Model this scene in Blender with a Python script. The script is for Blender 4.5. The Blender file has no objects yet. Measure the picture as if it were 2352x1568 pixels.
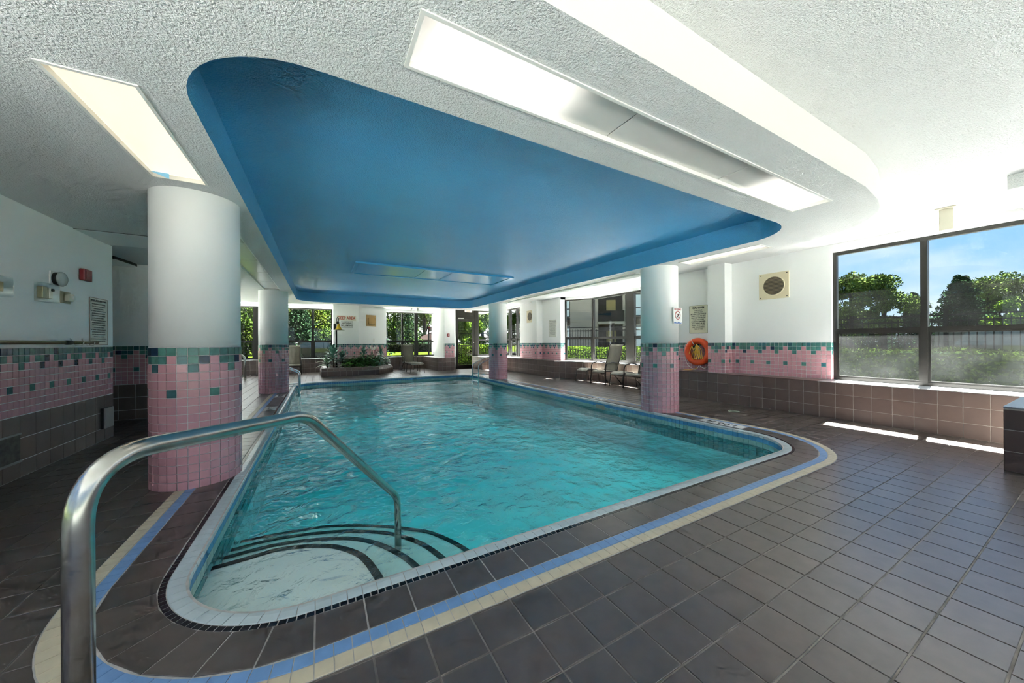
import bpy, bmesh, math, random
from mathutils import Vector, Matrix

random.seed(7)
SC = bpy.context.scene
COL = SC.collection

# ------------------------------------------------------------------ camera
F_PX, CAM_H, ROLL, YAW = 790.0, 1.175, 0.0051, 0.5085
cam_data = bpy.data.cameras.new('camera')
cam_data.sensor_width = 36.0
cam_data.lens = 36.0 * F_PX / 2352.0
cam_data.shift_y = 2.2 / 2352.0
cam_data.clip_start = 0.02
cam_data.clip_end = 500
cam = bpy.data.objects.new('camera', cam_data)
COL.objects.link(cam)
cam.matrix_world = (Matrix.Translation((0, 0, CAM_H)) @ Matrix.Rotation(-YAW, 4, 'Z')
                    @ Matrix.Rotation(math.pi / 2, 4, 'X') @ Matrix.Rotation(-ROLL, 4, 'Z'))
SC.camera = cam

# ------------------------------------------------------------------ view, world, sun
SC.view_settings.view_transform = 'Standard'
SC.view_settings.look = 'None'
SC.view_settings.gamma = 1.0
SC.view_settings.use_curve_mapping = False
SC.view_settings.exposure = 1.82
LAMP = 0.34          # radiance of a lit ceiling panel
SC.cycles.use_adaptive_sampling = True
SC.cycles.adaptive_threshold = 0.045
SC.cycles.adaptive_min_samples = 20
SC.cycles.max_bounces = 7
SC.cycles.diffuse_bounces = 4
SC.cycles.glossy_bounces = 3
SC.cycles.transparent_max_bounces = 16
SC.cycles.sample_clamp_indirect = 0.0
SC.cycles.caustics_reflective = False
SC.cycles.caustics_refractive = False

world = bpy.data.worlds.new('sky')
SC.world = world
world.use_nodes = True
wn, wl = world.node_tree.nodes, world.node_tree.links
wn.clear()
def wnode(t, **kw):
    n = wn.new(t)
    for k, v in kw.items():
        setattr(n, k, v)
    return n
w_out = wnode('ShaderNodeOutputWorld')
w_bg = wnode('ShaderNodeBackground')
w_bg.inputs['Strength'].default_value = 0.37
w_tc = wnode('ShaderNodeTexCoord')
w_sep = wnode('ShaderNodeSeparateXYZ')
w_ramp = wnode('ShaderNodeValToRGB')
w_ramp.color_ramp.elements[0].position = 0.0
w_ramp.color_ramp.elements[0].color = (0.62, 0.80, 1.0, 1)
w_ramp.color_ramp.elements[1].position = 0.45
w_ramp.color_ramp.elements[1].color = (0.115, 0.36, 0.90, 1)
e = w_ramp.color_ramp.elements.new(0.2); e.color = (0.26, 0.55, 0.98, 1)
w_map = wnode('ShaderNodeMapping'); w_map.inputs['Scale'].default_value = (1.6, 1.6, 4.0)
w_map.inputs['Location'].default_value = (0.35, 0.1, 0.0)
w_noise = wnode('ShaderNodeTexNoise'); w_noise.inputs['Scale'].default_value = 1.5
w_noise.inputs['Detail'].default_value = 6
w_cr = wnode('ShaderNodeMapRange')
w_cr.inputs['From Min'].default_value = 0.48; w_cr.inputs['From Max'].default_value = 0.66
w_mix = wnode('ShaderNodeMixRGB'); w_mix.inputs['Color2'].default_value = (0.93, 0.95, 1.0, 1)
wl.new(w_tc.outputs['Generated'], w_sep.inputs[0]); wl.new(w_sep.outputs['Z'], w_ramp.inputs[0])
wl.new(w_tc.outputs['Generated'], w_map.inputs[0]); wl.new(w_map.outputs[0], w_noise.inputs[0])
wl.new(w_noise.outputs[0], w_cr.inputs[0]); wl.new(w_cr.outputs[0], w_mix.inputs[0])
wl.new(w_ramp.outputs[0], w_mix.inputs['Color1'])
w_far = wnode('ShaderNodeMapRange'); w_far.interpolation_type = 'SMOOTHSTEP'   # cloud bank that whitens the sky behind the far trees
w_far.inputs['From Min'].default_value = 0.35; w_far.inputs['From Max'].default_value = 0.80
w_nm = wnode('ShaderNodeMath', operation='MULTIPLY_ADD'); w_nm.inputs[1].default_value = 0.5; w_nm.inputs[2].default_value = -0.25
w_sum = wnode('ShaderNodeMath', operation='ADD')
wl.new(w_noise.outputs[0], w_nm.inputs[0]); wl.new(w_nm.outputs[0], w_sum.inputs[0]); wl.new(w_sep.outputs['Y'], w_sum.inputs[1]); wl.new(w_sum.outputs[0], w_far.inputs[0])
w_bank = wnode('ShaderNodeMixRGB'); w_bank.inputs['Color2'].default_value = (3.6, 3.65, 3.7, 1)
wl.new(w_far.outputs[0], w_bank.inputs[0]); wl.new(w_mix.outputs[0], w_bank.inputs['Color1']); wl.new(w_bank.outputs[0], w_bg.inputs[0])
wl.new(w_bg.outputs[0], w_out.inputs[0])

sun_data = bpy.data.lights.new('sun', 'SUN')
sun_data.energy = 70.0
sun_data.angle = 0.0093
sun_data.color = (1.0, 0.97, 0.92)
sun = bpy.data.objects.new('sun', sun_data)
COL.objects.link(sun)
sun.rotation_euler = Vector((0.56, 0.09, 1.0)).to_track_quat('Z', 'Y').to_euler()
sun.location = (20, 3, 35)

# ------------------------------------------------------------------ projection (to rank the pieces by size in view)
SY, CY = math.sin(YAW), math.cos(YAW)
def view(p):
    x, y, z = p[0], p[1], p[2] - CAM_H
    d = x * SY + y * CY
    if d < 0.05:
        return None
    return (1176 + F_PX * (x * CY - y * SY) / d, 786 - F_PX * z / d, d)
def score(p, n=None):
    v = view(p)
    if v is None or not (-30 < v[0] < 2382 and -30 < v[1] < 1598):
        return -1.0
    s = 1.0 / v[2] ** 2
    if n is not None:
        to = Vector((0, 0, CAM_H)) - Vector(p)
        c = to.normalized().dot(n)
        if c <= 0.01:
            return -0.5
        s *= c
    return s

# ------------------------------------------------------------------ materials
MATS = {}
def mat(name, color, rough=0.5, metal=0.0, bump=0.0, bscale=60.0, vary=0.0, vscale=6.0, spec=0.5, coat=0.0,
        emit=None, estr=0.0, color2=None, alpha=1.0, bdist=0.01, sub=None):
    if name in MATS:
        return MATS[name]
    m = bpy.data.materials.new(name)
    m.use_nodes = True
    nt = m.node_tree; N, L = nt.nodes, nt.links
    b = N['Principled BSDF']
    b.inputs['Base Color'].default_value = (*color, 1)
    b.inputs['Roughness'].default_value = rough
    b.inputs['Metallic'].default_value = metal
    b.inputs['Specular IOR Level'].default_value = spec
    b.inputs['Coat Weight'].default_value = coat
    if emit:
        b.inputs['Emission Color'].default_value = (*emit, 1)
        b.inputs['Emission Strength'].default_value = estr
    tc = None
    if bump or vary or color2:
        tc = N.new('ShaderNodeTexCoord')
    if bump:
        n = N.new('ShaderNodeTexNoise'); n.inputs['Scale'].default_value = bscale
        n.inputs['Detail'].default_value = 3
        g = N.new('ShaderNodeNewGeometry')
        L.new(g.outputs['Position'], n.inputs['Vector'])
        bp = N.new('ShaderNodeBump'); bp.inputs['Strength'].default_value = bump
        bp.inputs['Distance'].default_value = bdist
        L.new(n.outputs[0], bp.inputs['Height']); L.new(bp.outputs[0], b.inputs['Normal'])
    if vary or color2:
        n2 = N.new('ShaderNodeTexNoise'); n2.inputs['Scale'].default_value = vscale
        n2.inputs['Detail'].default_value = 4
        g = N.new('ShaderNodeNewGeometry')
        L.new(g.outputs['Position'], n2.inputs['Vector'])
        mr = N.new('ShaderNodeMapRange'); mr.inputs['From Min'].default_value = 0.35
        mr.inputs['From Max'].default_value = 0.65
        L.new(n2.outputs[0], mr.inputs[0])
        mx = N.new('ShaderNodeMixRGB')
        c2 = color2 if color2 else tuple(max(0, c * (1 - vary)) for c in color)
        mx.inputs['Color1'].default_value = (*color, 1); mx.inputs['Color2'].default_value = (*c2, 1)
        L.new(mr.outputs[0], mx.inputs[0]); L.new(mx.outputs[0], b.inputs['Base Color'])
    MATS[name] = m
    return m

M_wall = mat('white wall paint', (0.86, 0.87, 0.87), 0.45, bump=0.10, bscale=90, bdist=0.004)
M_ceil = mat('white stipple ceiling', (0.67, 0.675, 0.675), 0.42, bump=1.0, bscale=100, bdist=0.014)
M_soffit_face = mat('smooth soffit paint', (0.60, 0.60, 0.55), 0.55, bump=0.08, bscale=80, bdist=0.003)
M_blue = mat('blue stipple paint', (0.062, 0.350, 0.66), 0.33, bump=0.9, bscale=100, bdist=0.014, color2=(0.074, 0.385, 0.69), vscale=1.3, spec=0.9)
M_colpaint = mat('column paint', (0.80, 0.80, 0.79), 0.42, bump=0.03, bscale=60, bdist=0.003)
M_grout = mat('light grout', (0.50, 0.47, 0.44), 0.8, vary=0.25, vscale=20)
M_grout_dark = mat('floor grout', (0.30, 0.27, 0.245), 0.7, vary=0.5, vscale=9)
M_grout_white = mat('white grout', (0.80, 0.76, 0.77), 0.7, vary=0.06, vscale=20)
QUARRY = [mat('quarry tile %s' % n, c, 0.31, bump=0.05, bscale=120, bdist=0.001, vary=0.22, vscale=13, spec=1.0)
          for n, c in (('umber', (0.096, 0.073, 0.065)), ('cocoa', (0.104, 0.078, 0.068)), ('slate', (0.089, 0.070, 0.064)))]
QWALL = [mat('wall quarry tile %s' % n, c, 0.40, bump=0.05, bscale=150, bdist=0.002, vary=0.10, vscale=9)
         for n, c in (('umber', (0.165, 0.120, 0.106)), ('cocoa', (0.175, 0.127, 0.111)), ('dark', (0.157, 0.114, 0.102)))]
PINK = [mat('pink tile %s' % n, c, 0.25, bump=0.03, bscale=90, bdist=0.002) for n, c in
        (('rose', (0.600, 0.310, 0.345)), ('blush', (0.625, 0.330, 0.362)), ('dusty', (0.580, 0.298, 0.335)))]
TEAL = [mat('teal tile %s' % n, c, 0.20, vary=0.25, vscale=25) for n, c in
        (('sea', (0.075, 0.215, 0.205)), ('green', (0.095, 0.260, 0.225)), ('deep', (0.045, 0.160, 0.190)), ('navy', (0.018, 0.050, 0.115)))]
M_bluetile = mat('sky blue border tile', (0.165, 0.315, 0.58), 0.35, vary=0.12, vscale=14)
M_cream = mat('cream border tile', (0.60, 0.52, 0.375), 0.4, vary=0.10, vscale=14)
M_black = mat('black mosaic tile', (0.008, 0.009, 0.016), 0.2)
M_coping = mat('pale glazed coping tile', (0.52, 0.60, 0.62), 0.22, vary=0.08, vscale=10)
M_blueface = mat('blue waterline tile', (0.11, 0.32, 0.57), 0.2, vary=0.15, vscale=10)
M_aqua = mat('aqua waterline tile', (0.34, 0.56, 0.52), 0.2, vary=0.15, vscale=10)
M_shadewater = mat('shaded waterline tile', (0.10, 0.34, 0.36), 0.25, vary=0.2, vscale=12)  # dark teal carries the shade of the rows under water
M_plaster = mat('pool plaster', (0.55, 0.94, 0.95), 0.7, vary=0.04, vscale=2)
M_steel = mat('stainless steel', (0.52, 0.52, 0.50), 0.24, 1.0, bump=0.04, bscale=120, bdist=0.001, color2=(0.46, 0.44, 0.40), vscale=25)
M_chrome = mat('polished steel', (0.62, 0.63, 0.64), 0.15, 1.0)
M_bronze = mat('dark bronze frame', (0.014, 0.0125, 0.011), 0.4, vary=0.2, vscale=20)
M_frame_in = mat('brown door frame', (0.017, 0.015, 0.012), 0.5, spec=0.2)
M_sill = mat('white sill', (0.50, 0.49, 0.49), 0.4, vary=0.06, vscale=12)
M_white = mat('white plastic', (0.80, 0.80, 0.78), 0.4)
M_ivory = mat('ivory plastic', (0.70, 0.62, 0.44), 0.4)
M_ivory2 = mat('aged cream plastic', (0.68, 0.64, 0.52), 0.4)
M_blackpl = mat('black plastic', (0.012, 0.012, 0.012), 0.4)
M_red = mat('red enamel', (0.28, 0.022, 0.028), 0.35)
M_redtext = mat('red lettering', (0.42, 0.03, 0.03), 0.5)
M_blacktext = mat('black lettering', (0.015, 0.015, 0.015), 0.6)
M_greytext = mat('grey lettering', (0.16, 0.16, 0.15), 0.6)

# ------------------------------------------------------------------ helpers
def add(o, parent=None, kind=None, label=None, cat=None, group=None):
    COL.objects.link(o)
    if parent is not None:
        o.parent = parent
    if kind: o['kind'] = kind
    if label: o['label'] = label
    if cat: o['category'] = cat
    if group: o['group'] = group
    return o
def mesh_obj(name, verts, faces, m, parent=None, smooth=False, fm=None, **kw):
    me = bpy.data.meshes.new(name)
    me.from_pydata([tuple(v) for v in verts], [], faces)
    for x in (m if isinstance(m, (list, tuple)) else [m]):
        me.materials.append(x)
    if fm:
        me.polygons.foreach_set('material_index', fm)
    if smooth:
        me.polygons.foreach_set('use_smooth', [True] * len(me.polygons))
    me.update()
    return add(bpy.data.objects.new(name, me), parent, **kw)
def empty(name, loc=(0, 0, 0), rz=0.0, **kw):
    o = bpy.data.objects.new(name, None)
    o.empty_display_size = 0.1
    o.location = loc
    o.rotation_euler = (0, 0, rz)
    return add(o, None, **kw)
class MB:
    """collects boxes, tubes, lathes and plates into one mesh"""
    def __init__(s):
        s.v, s.f, s.m = [], [], []
    def _add(s, v, f, mi=0):
        k = len(s.v)
        s.v += [Vector(p) for p in v]
        s.f += [tuple(i + k for i in q) for q in f]
        s.m += [mi] * len(f)
        return s
    def box(s, a, b, mi=0, M=None):
        x0, y0, z0 = (min(a[i], b[i]) for i in range(3)); x1, y1, z1 = (max(a[i], b[i]) for i in range(3))
        v = [Vector(p) for p in ((x0, y0, z0), (x1, y0, z0), (x1, y1, z0), (x0, y1, z0), (x0, y0, z1), (x1, y0, z1), (x1, y1, z1), (x0, y1, z1))]
        if M is not None: v = [M @ p for p in v]
        return s._add(v, [(0, 3, 2, 1), (4, 5, 6, 7), (0, 1, 5, 4), (1, 2, 6, 5), (2, 3, 7, 6), (3, 0, 4, 7)], mi)
    def bbox(s, a, b, r, mi=0, M=None):
        """box with its long edges bevelled all round"""
        x0, y0, z0 = (min(a[i], b[i]) for i in range(3)); x1, y1, z1 = (max(a[i], b[i]) for i in range(3))
        bm = bmesh.new(); bmesh.ops.create_cube(bm, size=1)
        for v in bm.verts:
            v.co = Vector(((x0 + x1) / 2 + v.co.x * (x1 - x0), (y0 + y1) / 2 + v.co.y * (y1 - y0), (z0 + z1) / 2 + v.co.z * (z1 - z0)))
        bmesh.ops.bevel(bm, geom=bm.edges[:], offset=r, segments=2, profile=0.6, affect='EDGES')
        bm.verts.index_update()
        v = [p.co.copy() for p in bm.verts]
        if M is not None: v = [M @ p for p in v]
        s._add(v, [tuple(q.index for q in f.verts) for f in bm.faces], mi); bm.free()
        return s
    def prism(s, poly, z0, z1, mi=0):
        n = len(poly)
        v = [(p[0], p[1], z0) for p in poly] + [(p[0], p[1], z1) for p in poly]
        f = [tuple(range(n - 1, -1, -1)), tuple(range(n, 2 * n))] + [(i, (i + 1) % n, n + (i + 1) % n, n + i) for i in range(n)]
        return s._add(v, f, mi)
    def tube(s, pts, r, n=12, mi=0, cap=True):
        pts = [Vector(p) for p in pts]
        rr = r if isinstance(r, (list, tuple)) else [r] * len(pts)
        k = len(s.v); up = None
        for i, p in enumerate(pts):
            a = pts[max(0, i - 1)]; b = pts[min(len(pts) - 1, i + 1)]
            t = (b - a).normalized()
            if up is None:
                up = Vector((0, 0, 1)) if abs(t.z) < 0.9 else Vector((1, 0, 0))
            u = (up - t * up.dot(t)).normalized(); w = t.cross(u); up = u
            for j in range(n):
                q = 2 * math.pi * j / n
                s.v.append(p + (u * math.cos(q) + w * math.sin(q)) * rr[i])
        for i in range(len(pts) - 1):
            for j in range(n):
                a = k + i * n + j; b = k + i * n + (j + 1) % n
                s.f.append((a, b, b + n, a + n)); s.m.append(mi)
        if cap:
            s.f.append(tuple(k + j for j in range(n - 1, -1, -1))); s.m.append(mi)
            e0 = k + (len(pts) - 1) * n
            s.f.append(tuple(e0 + j for j in range(n))); s.m.append(mi)
        return s
    def lathe(s, prof, n=24, M=None, mi=0):
        """profile of (radius, z) turned about the z axis"""
        k = len(s.v)
        for r, z in prof:
            for j in range(n):
                q = 2 * math.pi * j / n
                p = Vector((r * math.cos(q), r * math.sin(q), z))
                s.v.append(M @ p if M is not None else p)
        for i in range(len(prof) - 1):
            for j in range(n):
                a = k + i * n + j; b = k + i * n + (j + 1) % n
                s.f.append((a, b, b + n, a + n)); s.m.append(mi)
        s.f.append(tuple(k + j for j in range(n - 1, -1, -1))); s.m.append(mi)
        s.f.append(tuple(k + (len(prof) - 1) * n + j for j in range(n))); s.m.append(mi)
        return s
    def torus(s, R, r, n=40, k=14, M=None, mi=0, sz=1.0):
        b = len(s.v)
        for i in range(n):
            a = 2 * math.pi * i / n
            for j in range(k):
                q = 2 * math.pi * j / k
                p = Vector(((R + r * math.cos(q)) * math.cos(a), (R + r * math.cos(q)) * math.sin(a), r * sz * math.sin(q)))
                s.v.append(M @ p if M is not None else p)
        for i in range(n):
            for j in range(k):
                s.f.append((b + i * k + j, b + ((i + 1) % n) * k + j, b + ((i + 1) % n) * k + (j + 1) % k, b + i * k + (j + 1) % k)); s.m.append(mi)
        return s
    def quad(s, a, b, c, d, mi=0):
        return s._add([a, b, c, d], [(0, 1, 2, 3)], mi)
    def obj(s, name, m, parent=None, smooth=False, **kw):
        return mesh_obj(name, s.v, s.f, m, parent, smooth, s.m, **kw)
def smooth_path(pts, n=8, closed=False):
    """Catmull-Rom through points"""
    P = [Vector(p) for p in pts]; out = []
    for i in range(len(P) - 1):
        a = P[max(0, i - 1)]; b = P[i]; c = P[i + 1]; d = P[min(len(P) - 1, i + 2)]
        for k in range(n):
            t = k / n
            out.append(0.5 * ((2 * b) + (c - a) * t + (2 * a - 5 * b + 4 * c - d) * t * t + (3 * b - a - 3 * c + d) * t ** 3))
    out.append(P[-1])
    return out
def fillet(pts, r, n=8):
    """polyline with rounded bends"""
    P = [Vector(p) for p in pts]; out = [P[0]]
    for i in range(1, len(P) - 1):
        a = (P[i - 1] - P[i]); c = (P[i + 1] - P[i])
        la, lc = a.length, c.length; a.normalize(); c.normalize()
        ang = a.angle(c)
        rr = r[i - 1] if isinstance(r, (list, tuple)) else r
        d = min(rr / math.tan(ang / 2), la * 0.49, lc * 0.49)
        p0, p1 = P[i] + a * d, P[i] + c * d
        for k in range(n + 1):
            t = k / n
            out.append((1 - t) ** 2 * p0 + 2 * t * (1 - t) * P[i] + t * t * p1)
    out.append(P[-1])
    return out
def fill_poly(name, loops, z, m, parent=None, down=False, **kw):
    bm = bmesh.new(); E = []
    for lp in loops:
        vs = [bm.verts.new((p[0], p[1], z)) for p in lp]
        E += [bm.edges.new((vs[i], vs[(i + 1) % len(vs)])) for i in range(len(vs))]
    bmesh.ops.triangle_fill(bm, use_beauty=True, use_dissolve=False, edges=E)
    for f in bm.faces:
        if (f.normal.z > 0) == down:
            f.normal_flip()
    bm.verts.index_update()
    v = [p.co.copy() for p in bm.verts]; f = [tuple(q.index for q in g.verts) for g in bm.faces]
    bm.free()
    return (v, f) if name is None else mesh_obj(name, v, f, m, parent, **kw)
def frame(o, u, n):
    """4x4 with local x = u, local z = n"""
    u = Vector(u).normalized(); n = Vector(n).normalized(); v = n.cross(u)
    return Matrix(((u.x, v.x, n.x, o[0]), (u.y, v.y, n.y, o[1]), (u.z, v.z, n.z, o[2]), (0, 0, 0, 1)))

# ---- tiles: alike pieces share one mesh; the largest in view are objects, the rest one joined part
TILE_MESH = {}
def tile_geo(w, h, t, c):
    a, b = w / 2, h / 2
    v = [(-a, -b, -t), (a, -b, -t), (a, b, -t), (-a, b, -t), (-a, -b, -c), (a, -b, -c), (a, b, -c), (-a, b, -c),
         (-a + c, -b + c, 0), (a - c, -b + c, 0), (a - c, b - c, 0), (-a + c, b - c, 0)]
    f = [(0, 1, 5, 4), (1, 2, 6, 5), (2, 3, 7, 6), (3, 0, 4, 7), (4, 5, 9, 8), (5, 6, 10, 9), (6, 7, 11, 10), (7, 4, 8, 11), (8, 9, 10, 11)]
    return v, f
def tile_mesh(w, h, t, c, m):
    k = (round(w, 4), round(h, 4), t, m.name)
    if k not in TILE_MESH:
        me = bpy.data.meshes.new('tile')
        v, f = tile_geo(w, h, t, c)
        me.from_pydata(v, [], f); me.materials.append(m); me.update()
        TILE_MESH[k] = me
    return TILE_MESH[k]
def lay(parent, name, rest_name, tiles, limit=300, t=0.008, c=0.0015):
    """tiles: (matrix, width, height, material)"""
    ranked = sorted(tiles, key=lambda q: -score(q[0].to_translation(), Vector(q[0].col[2][:3])))
    objs = [q for q in ranked[:limit] if score(q[0].to_translation()) > 0.0]
    rest = ranked[len(objs):]
    for M, w, h, m in objs:
        o = bpy.data.objects.new(name, tile_mesh(w, h, t, c, m))
        o.matrix_world = M
        add(o, parent)
    if rest:
        b = MB(); mats = []
        for M, w, h, m in rest:
            if m not in mats: mats.append(m)
            v, f = tile_geo(w, h, t, c)
            b._add([M @ Vector(p) for p in v], f, mats.index(m))
        b.obj(rest_name, mats, parent, kind='stuff')
def accent(i, r, rnd):
    """pink wainscot pattern: teal crest with hanging tips, single accents below; row 0 on top"""
    k = i % 4
    if r == 0 or (r == 1 and k != 3) or (r == 2 and k == 1) or (r == 5 and k == 3):
        return rnd.choices(TEAL, (4, 3, 2, 1.4))[0]
    return rnd.choice(PINK)
PITCH = 0.0663
TILE_TOP = 1.148
def wainscot(A, B, n, z0, z1, rnd, gap=0.005, shift=0):
    """list of small tiles over a vertical strip from A to B (floor points), facing n"""
    A, B = Vector((A[0], A[1], 0)), Vector((B[0], B[1], 0)); u = (B - A); L = u.length; u.normalize()
    rows = round((z1 - z0) / PITCH); ph = (z1 - z0) / rows
    cols = max(1, round(L / PITCH)); pw = L / cols
    out = []
    for r in range(rows):
        for i in range(cols):
            p = A + u * (i + 0.5) * pw + Vector((0, 0, z1 - (r + 0.5) * ph)) + Vector(n) * 0.004
            out.append((frame(p, u, n), pw - gap, ph - gap, accent(i + shift, r, rnd)))
    return out
def brown(A, B, n, zs, rnd, pitch=0.1955, gap=0.006, first=None):
    A, B = Vector((A[0], A[1], 0)), Vector((B[0], B[1], 0)); u = (B - A); L = u.length; u.normalize()
    xs = [0.0]; x = first if first else pitch
    while x < L - 0.02:
        xs.append(x); x += pitch
    xs.append(L)
    out = []
    for z0, z1 in zip(zs, zs[1:]):
        for a, b in zip(xs, xs[1:]):
            p = A + u * (a + b) / 2 + Vector((0, 0, (z0 + z1) / 2)) + Vector(n) * 0.004
            out.append((frame(p, u, n), b - a - gap, z1 - z0 - gap, rnd.choice(QWALL)))
    return out

# ------------------------------------------------------------------ pool outline
PX0, PX1, PY0, PY1, PR = -0.585, 4.80, 1.822, 12.0, 0.56
def outline(d, n=10):
    """rounded rectangle of the pool edge, moved out by d, counter-clockwise from the near side"""
    out = []
    for cx, cy, a0 in ((PX1 - PR, PY0 + PR, -90), (PX1 - PR, PY1 - PR, 0), (PX0 + PR, PY1 - PR, 90), (PX0 + PR, PY0 + PR, 180)):
        for k in range(n + 1):
            a = math.radians(a0 + 90 * k / n)
            out.append((cx + (PR + d) * math.cos(a), cy + (PR + d) * math.sin(a)))
    return out
def schlick(N, L, f0, normal=None):
    """reflectance of a thin sheet from the viewing angle (the same from both sides)"""
    lw = N.new('ShaderNodeLayerWeight'); lw.inputs['Blend'].default_value = 0.5
    if normal is not None: L.new(normal, lw.inputs['Normal'])
    p = N.new('ShaderNodeMath'); p.operation = 'POWER'; p.inputs[1].default_value = 5.0; L.new(lw.outputs['Facing'], p.inputs[0])
    a = N.new('ShaderNodeMath'); a.operation = 'MULTIPLY_ADD'; a.inputs[1].default_value = 1.0 - f0; a.inputs[2].default_value = f0; L.new(p.outputs[0], a.inputs[0])
    return a.outputs[0]
def ring_cells(ns, nl, nc):
    """cells along the pool edge: ns on each short side, nl on each long side, nc on each corner.
    yields functions (offset -> point) for the two cell ends"""
    sides = [((PX0 + PR, PY0), (PX1 - PR, PY0), (0, -1), ns), ((PX1, PY0 + PR), (PX1, PY1 - PR), (1, 0), nl),
             ((PX1 - PR, PY1), (PX0 + PR, PY1), (0, 1), ns), ((PX0, PY1 - PR), (PX0, PY0 + PR), (-1, 0), nl)]
    corners = [(PX1 - PR, PY0 + PR, -90), (PX1 - PR, PY1 - PR, 0), (PX0 + PR, PY1 - PR, 90), (PX0 + PR, PY0 + PR, 180)]
    out = []
    for (a, b, n, cnt), (cx, cy, a0) in zip(sides, corners):
        for i in range(cnt):
            q = [(a[0] + (b[0] - a[0]) * (i + k) / cnt, a[1] + (b[1] - a[1]) * (i + k) / cnt) for k in (0, 1)]
            out.append([(lambda d, p=p, n=n: Vector((p[0] + n[0] * d, p[1] + n[1] * d, 0))) for p in q] + [False])
        for i in range(nc):
            th = [math.radians(a0 + 90 * (i + k) / nc) for k in (0, 1)]
            out.append([(lambda d, t=t, cx=cx, cy=cy: Vector((cx + (PR + d) * math.cos(t), cy + (PR + d) * math.sin(t), 0))) for t in th] + [True])
    return out
def ring_tiles(parent, name, rest_name, cells, prof, m, gap, limit=300):
    """sweep a cross-section (offset, height) over each cell; pieces nearest the camera are objects"""
    items = []
    for ea, eb, _c in cells:
        va, vb = [], []
        for d, z in prof:
            a, b = ea(d), eb(d)
            g = (b - a).normalized() * gap / 2
            va.append(a + g + Vector((0, 0, z))); vb.append(b - g + Vector((0, 0, z)))
        n = len(prof)
        f = [(i, i + 1, n + i + 1, n + i) for i in range(n - 1)]
        f += [tuple(range(n - 1, -1, -1)), tuple(range(n, 2 * n))]
        mid = (ea(prof[0][0]) + eb(prof[-1][0])) / 2
        items.append((score(mid), va + vb, f, m if not isinstance(m, (list, tuple)) else random.choice(m)))
    items.sort(key=lambda q: -q[0])
    rest = MB(); mats = []
    for k, (s, v, f, mm) in enumerate(items):
        if k < limit and s > 0:
            c = sum(v, Vector()) / len(v)
            o = mesh_obj(name, [p - c for p in v], f, mm, parent)
            o.location = c
        else:
            if mm not in mats: mats.append(mm)
            rest._add(v, f, mats.index(mm))
    if rest.v:
        rest.obj(rest_name, mats, parent, kind='stuff')

# ================================================================== FLOOR
SOFF, HIGH = 2.435, 2.71
FX0, FX1, FY0, FY1 = -4.6, 7.95, -3.6, 17.2
floor = mesh_obj('floor', *fill_poly(None, [[(-2.55, FY0), (FX1, FY0), (FX1, FY1), (FX0, FY1), (FX0, 6.2), (-2.55, 6.2)], outline(0.03)], -0.004, None), M_grout_dark, kind='structure')
floor['label'] = 'dark brown quarry tile deck around the pool'
fp = []
rnd = random.Random(3)
TP = 0.195
def in_pool(x, y, d):
    dx = max(abs(x - (PX0 + PX1) / 2) - ((PX1 - PX0) / 2 - PR), 0); dy = max(abs(y - (PY0 + PY1) / 2) - ((PY1 - PY0) / 2 - PR), 0)
    return math.hypot(dx, dy) < PR + d
for i in range(-24, 42):
    for j in range(-24, 82):
        x, y = 0.169 + (i + 0.5) * TP, 1.183 + (j + 0.5) * TP
        if not (FX0 + 0.1 < x < FX1 - 0.1 and FY0 + 0.1 < y < FY1 - 0.1): continue
        if x < -2.33 and y < 6.3: continue
        if x > 6.85 and not (4.6 < y < 9.5 and x < 7.45): continue
        if in_pool(x, y, 0.20): continue
        if y > 16.3 or (x < -3.3) or (y > 15.2 and x > 4.3): continue
        fp.append((frame((x, y, 0), (1, 0, 0), (0, 0, 1)), TP - 0.007, TP - 0.007, rnd.choice(QUARRY)))
lay(floor, 'floor_tile', 'distant_floor_tile', fp, 300)
# border bed: a thin plate that carries the ring of border tiles
bv, bf = fill_poly(None, [outline(0.437, 24), outline(0.0, 24)], 0.0012, None)
mesh_obj('border_bed', bv, bf, M_grout, floor)
C_brown = ring_cells(22, 46, 7); C_mos = ring_cells(66, 139, 21); C_cop = ring_cells(66, 139, 14); C_blk = ring_cells(132, 278, 30)
def flat_prof(d0, d1, z=0.004, g=0.003):
    return [(d0 + g, -0.002), (d0 + g, z - 0.001), (d0 + g + 0.001, z), (d1 - g - 0.001, z), (d1 - g, z - 0.001), (d1 - g, -0.002)]
ring_tiles(floor, 'border_quarry_tile', 'distant_border_tile', C_brown, flat_prof(0.108, 0.302), QUARRY, 0.007, 300)
ring_tiles(floor, 'blue_border_tile', 'distant_blue_tile', C_mos, flat_prof(0.302, 0.367), M_bluetile, 0.004, 300)
ring_tiles(floor, 'cream_border_tile', 'distant_cream_tile', C_mos, flat_prof(0.367, 0.435), M_cream, 0.004, 300)
ring_tiles(floor, 'black_mosaic_tile', 'distant_black_tile', C_blk, flat_prof(0.077, 0.108, 0.003, 0.0025), M_black, 0.005, 300)

# ================================================================== POOL
WATER = -0.15
pool = empty('swimming_pool', (2.1, 6.9, 0), label='indoor swimming pool with rounded corners and turquoise water', cat='pool')
def poolpart(o):
    o.matrix_parent_inverse = pool.matrix_basis.inverted()
    return o
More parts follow.
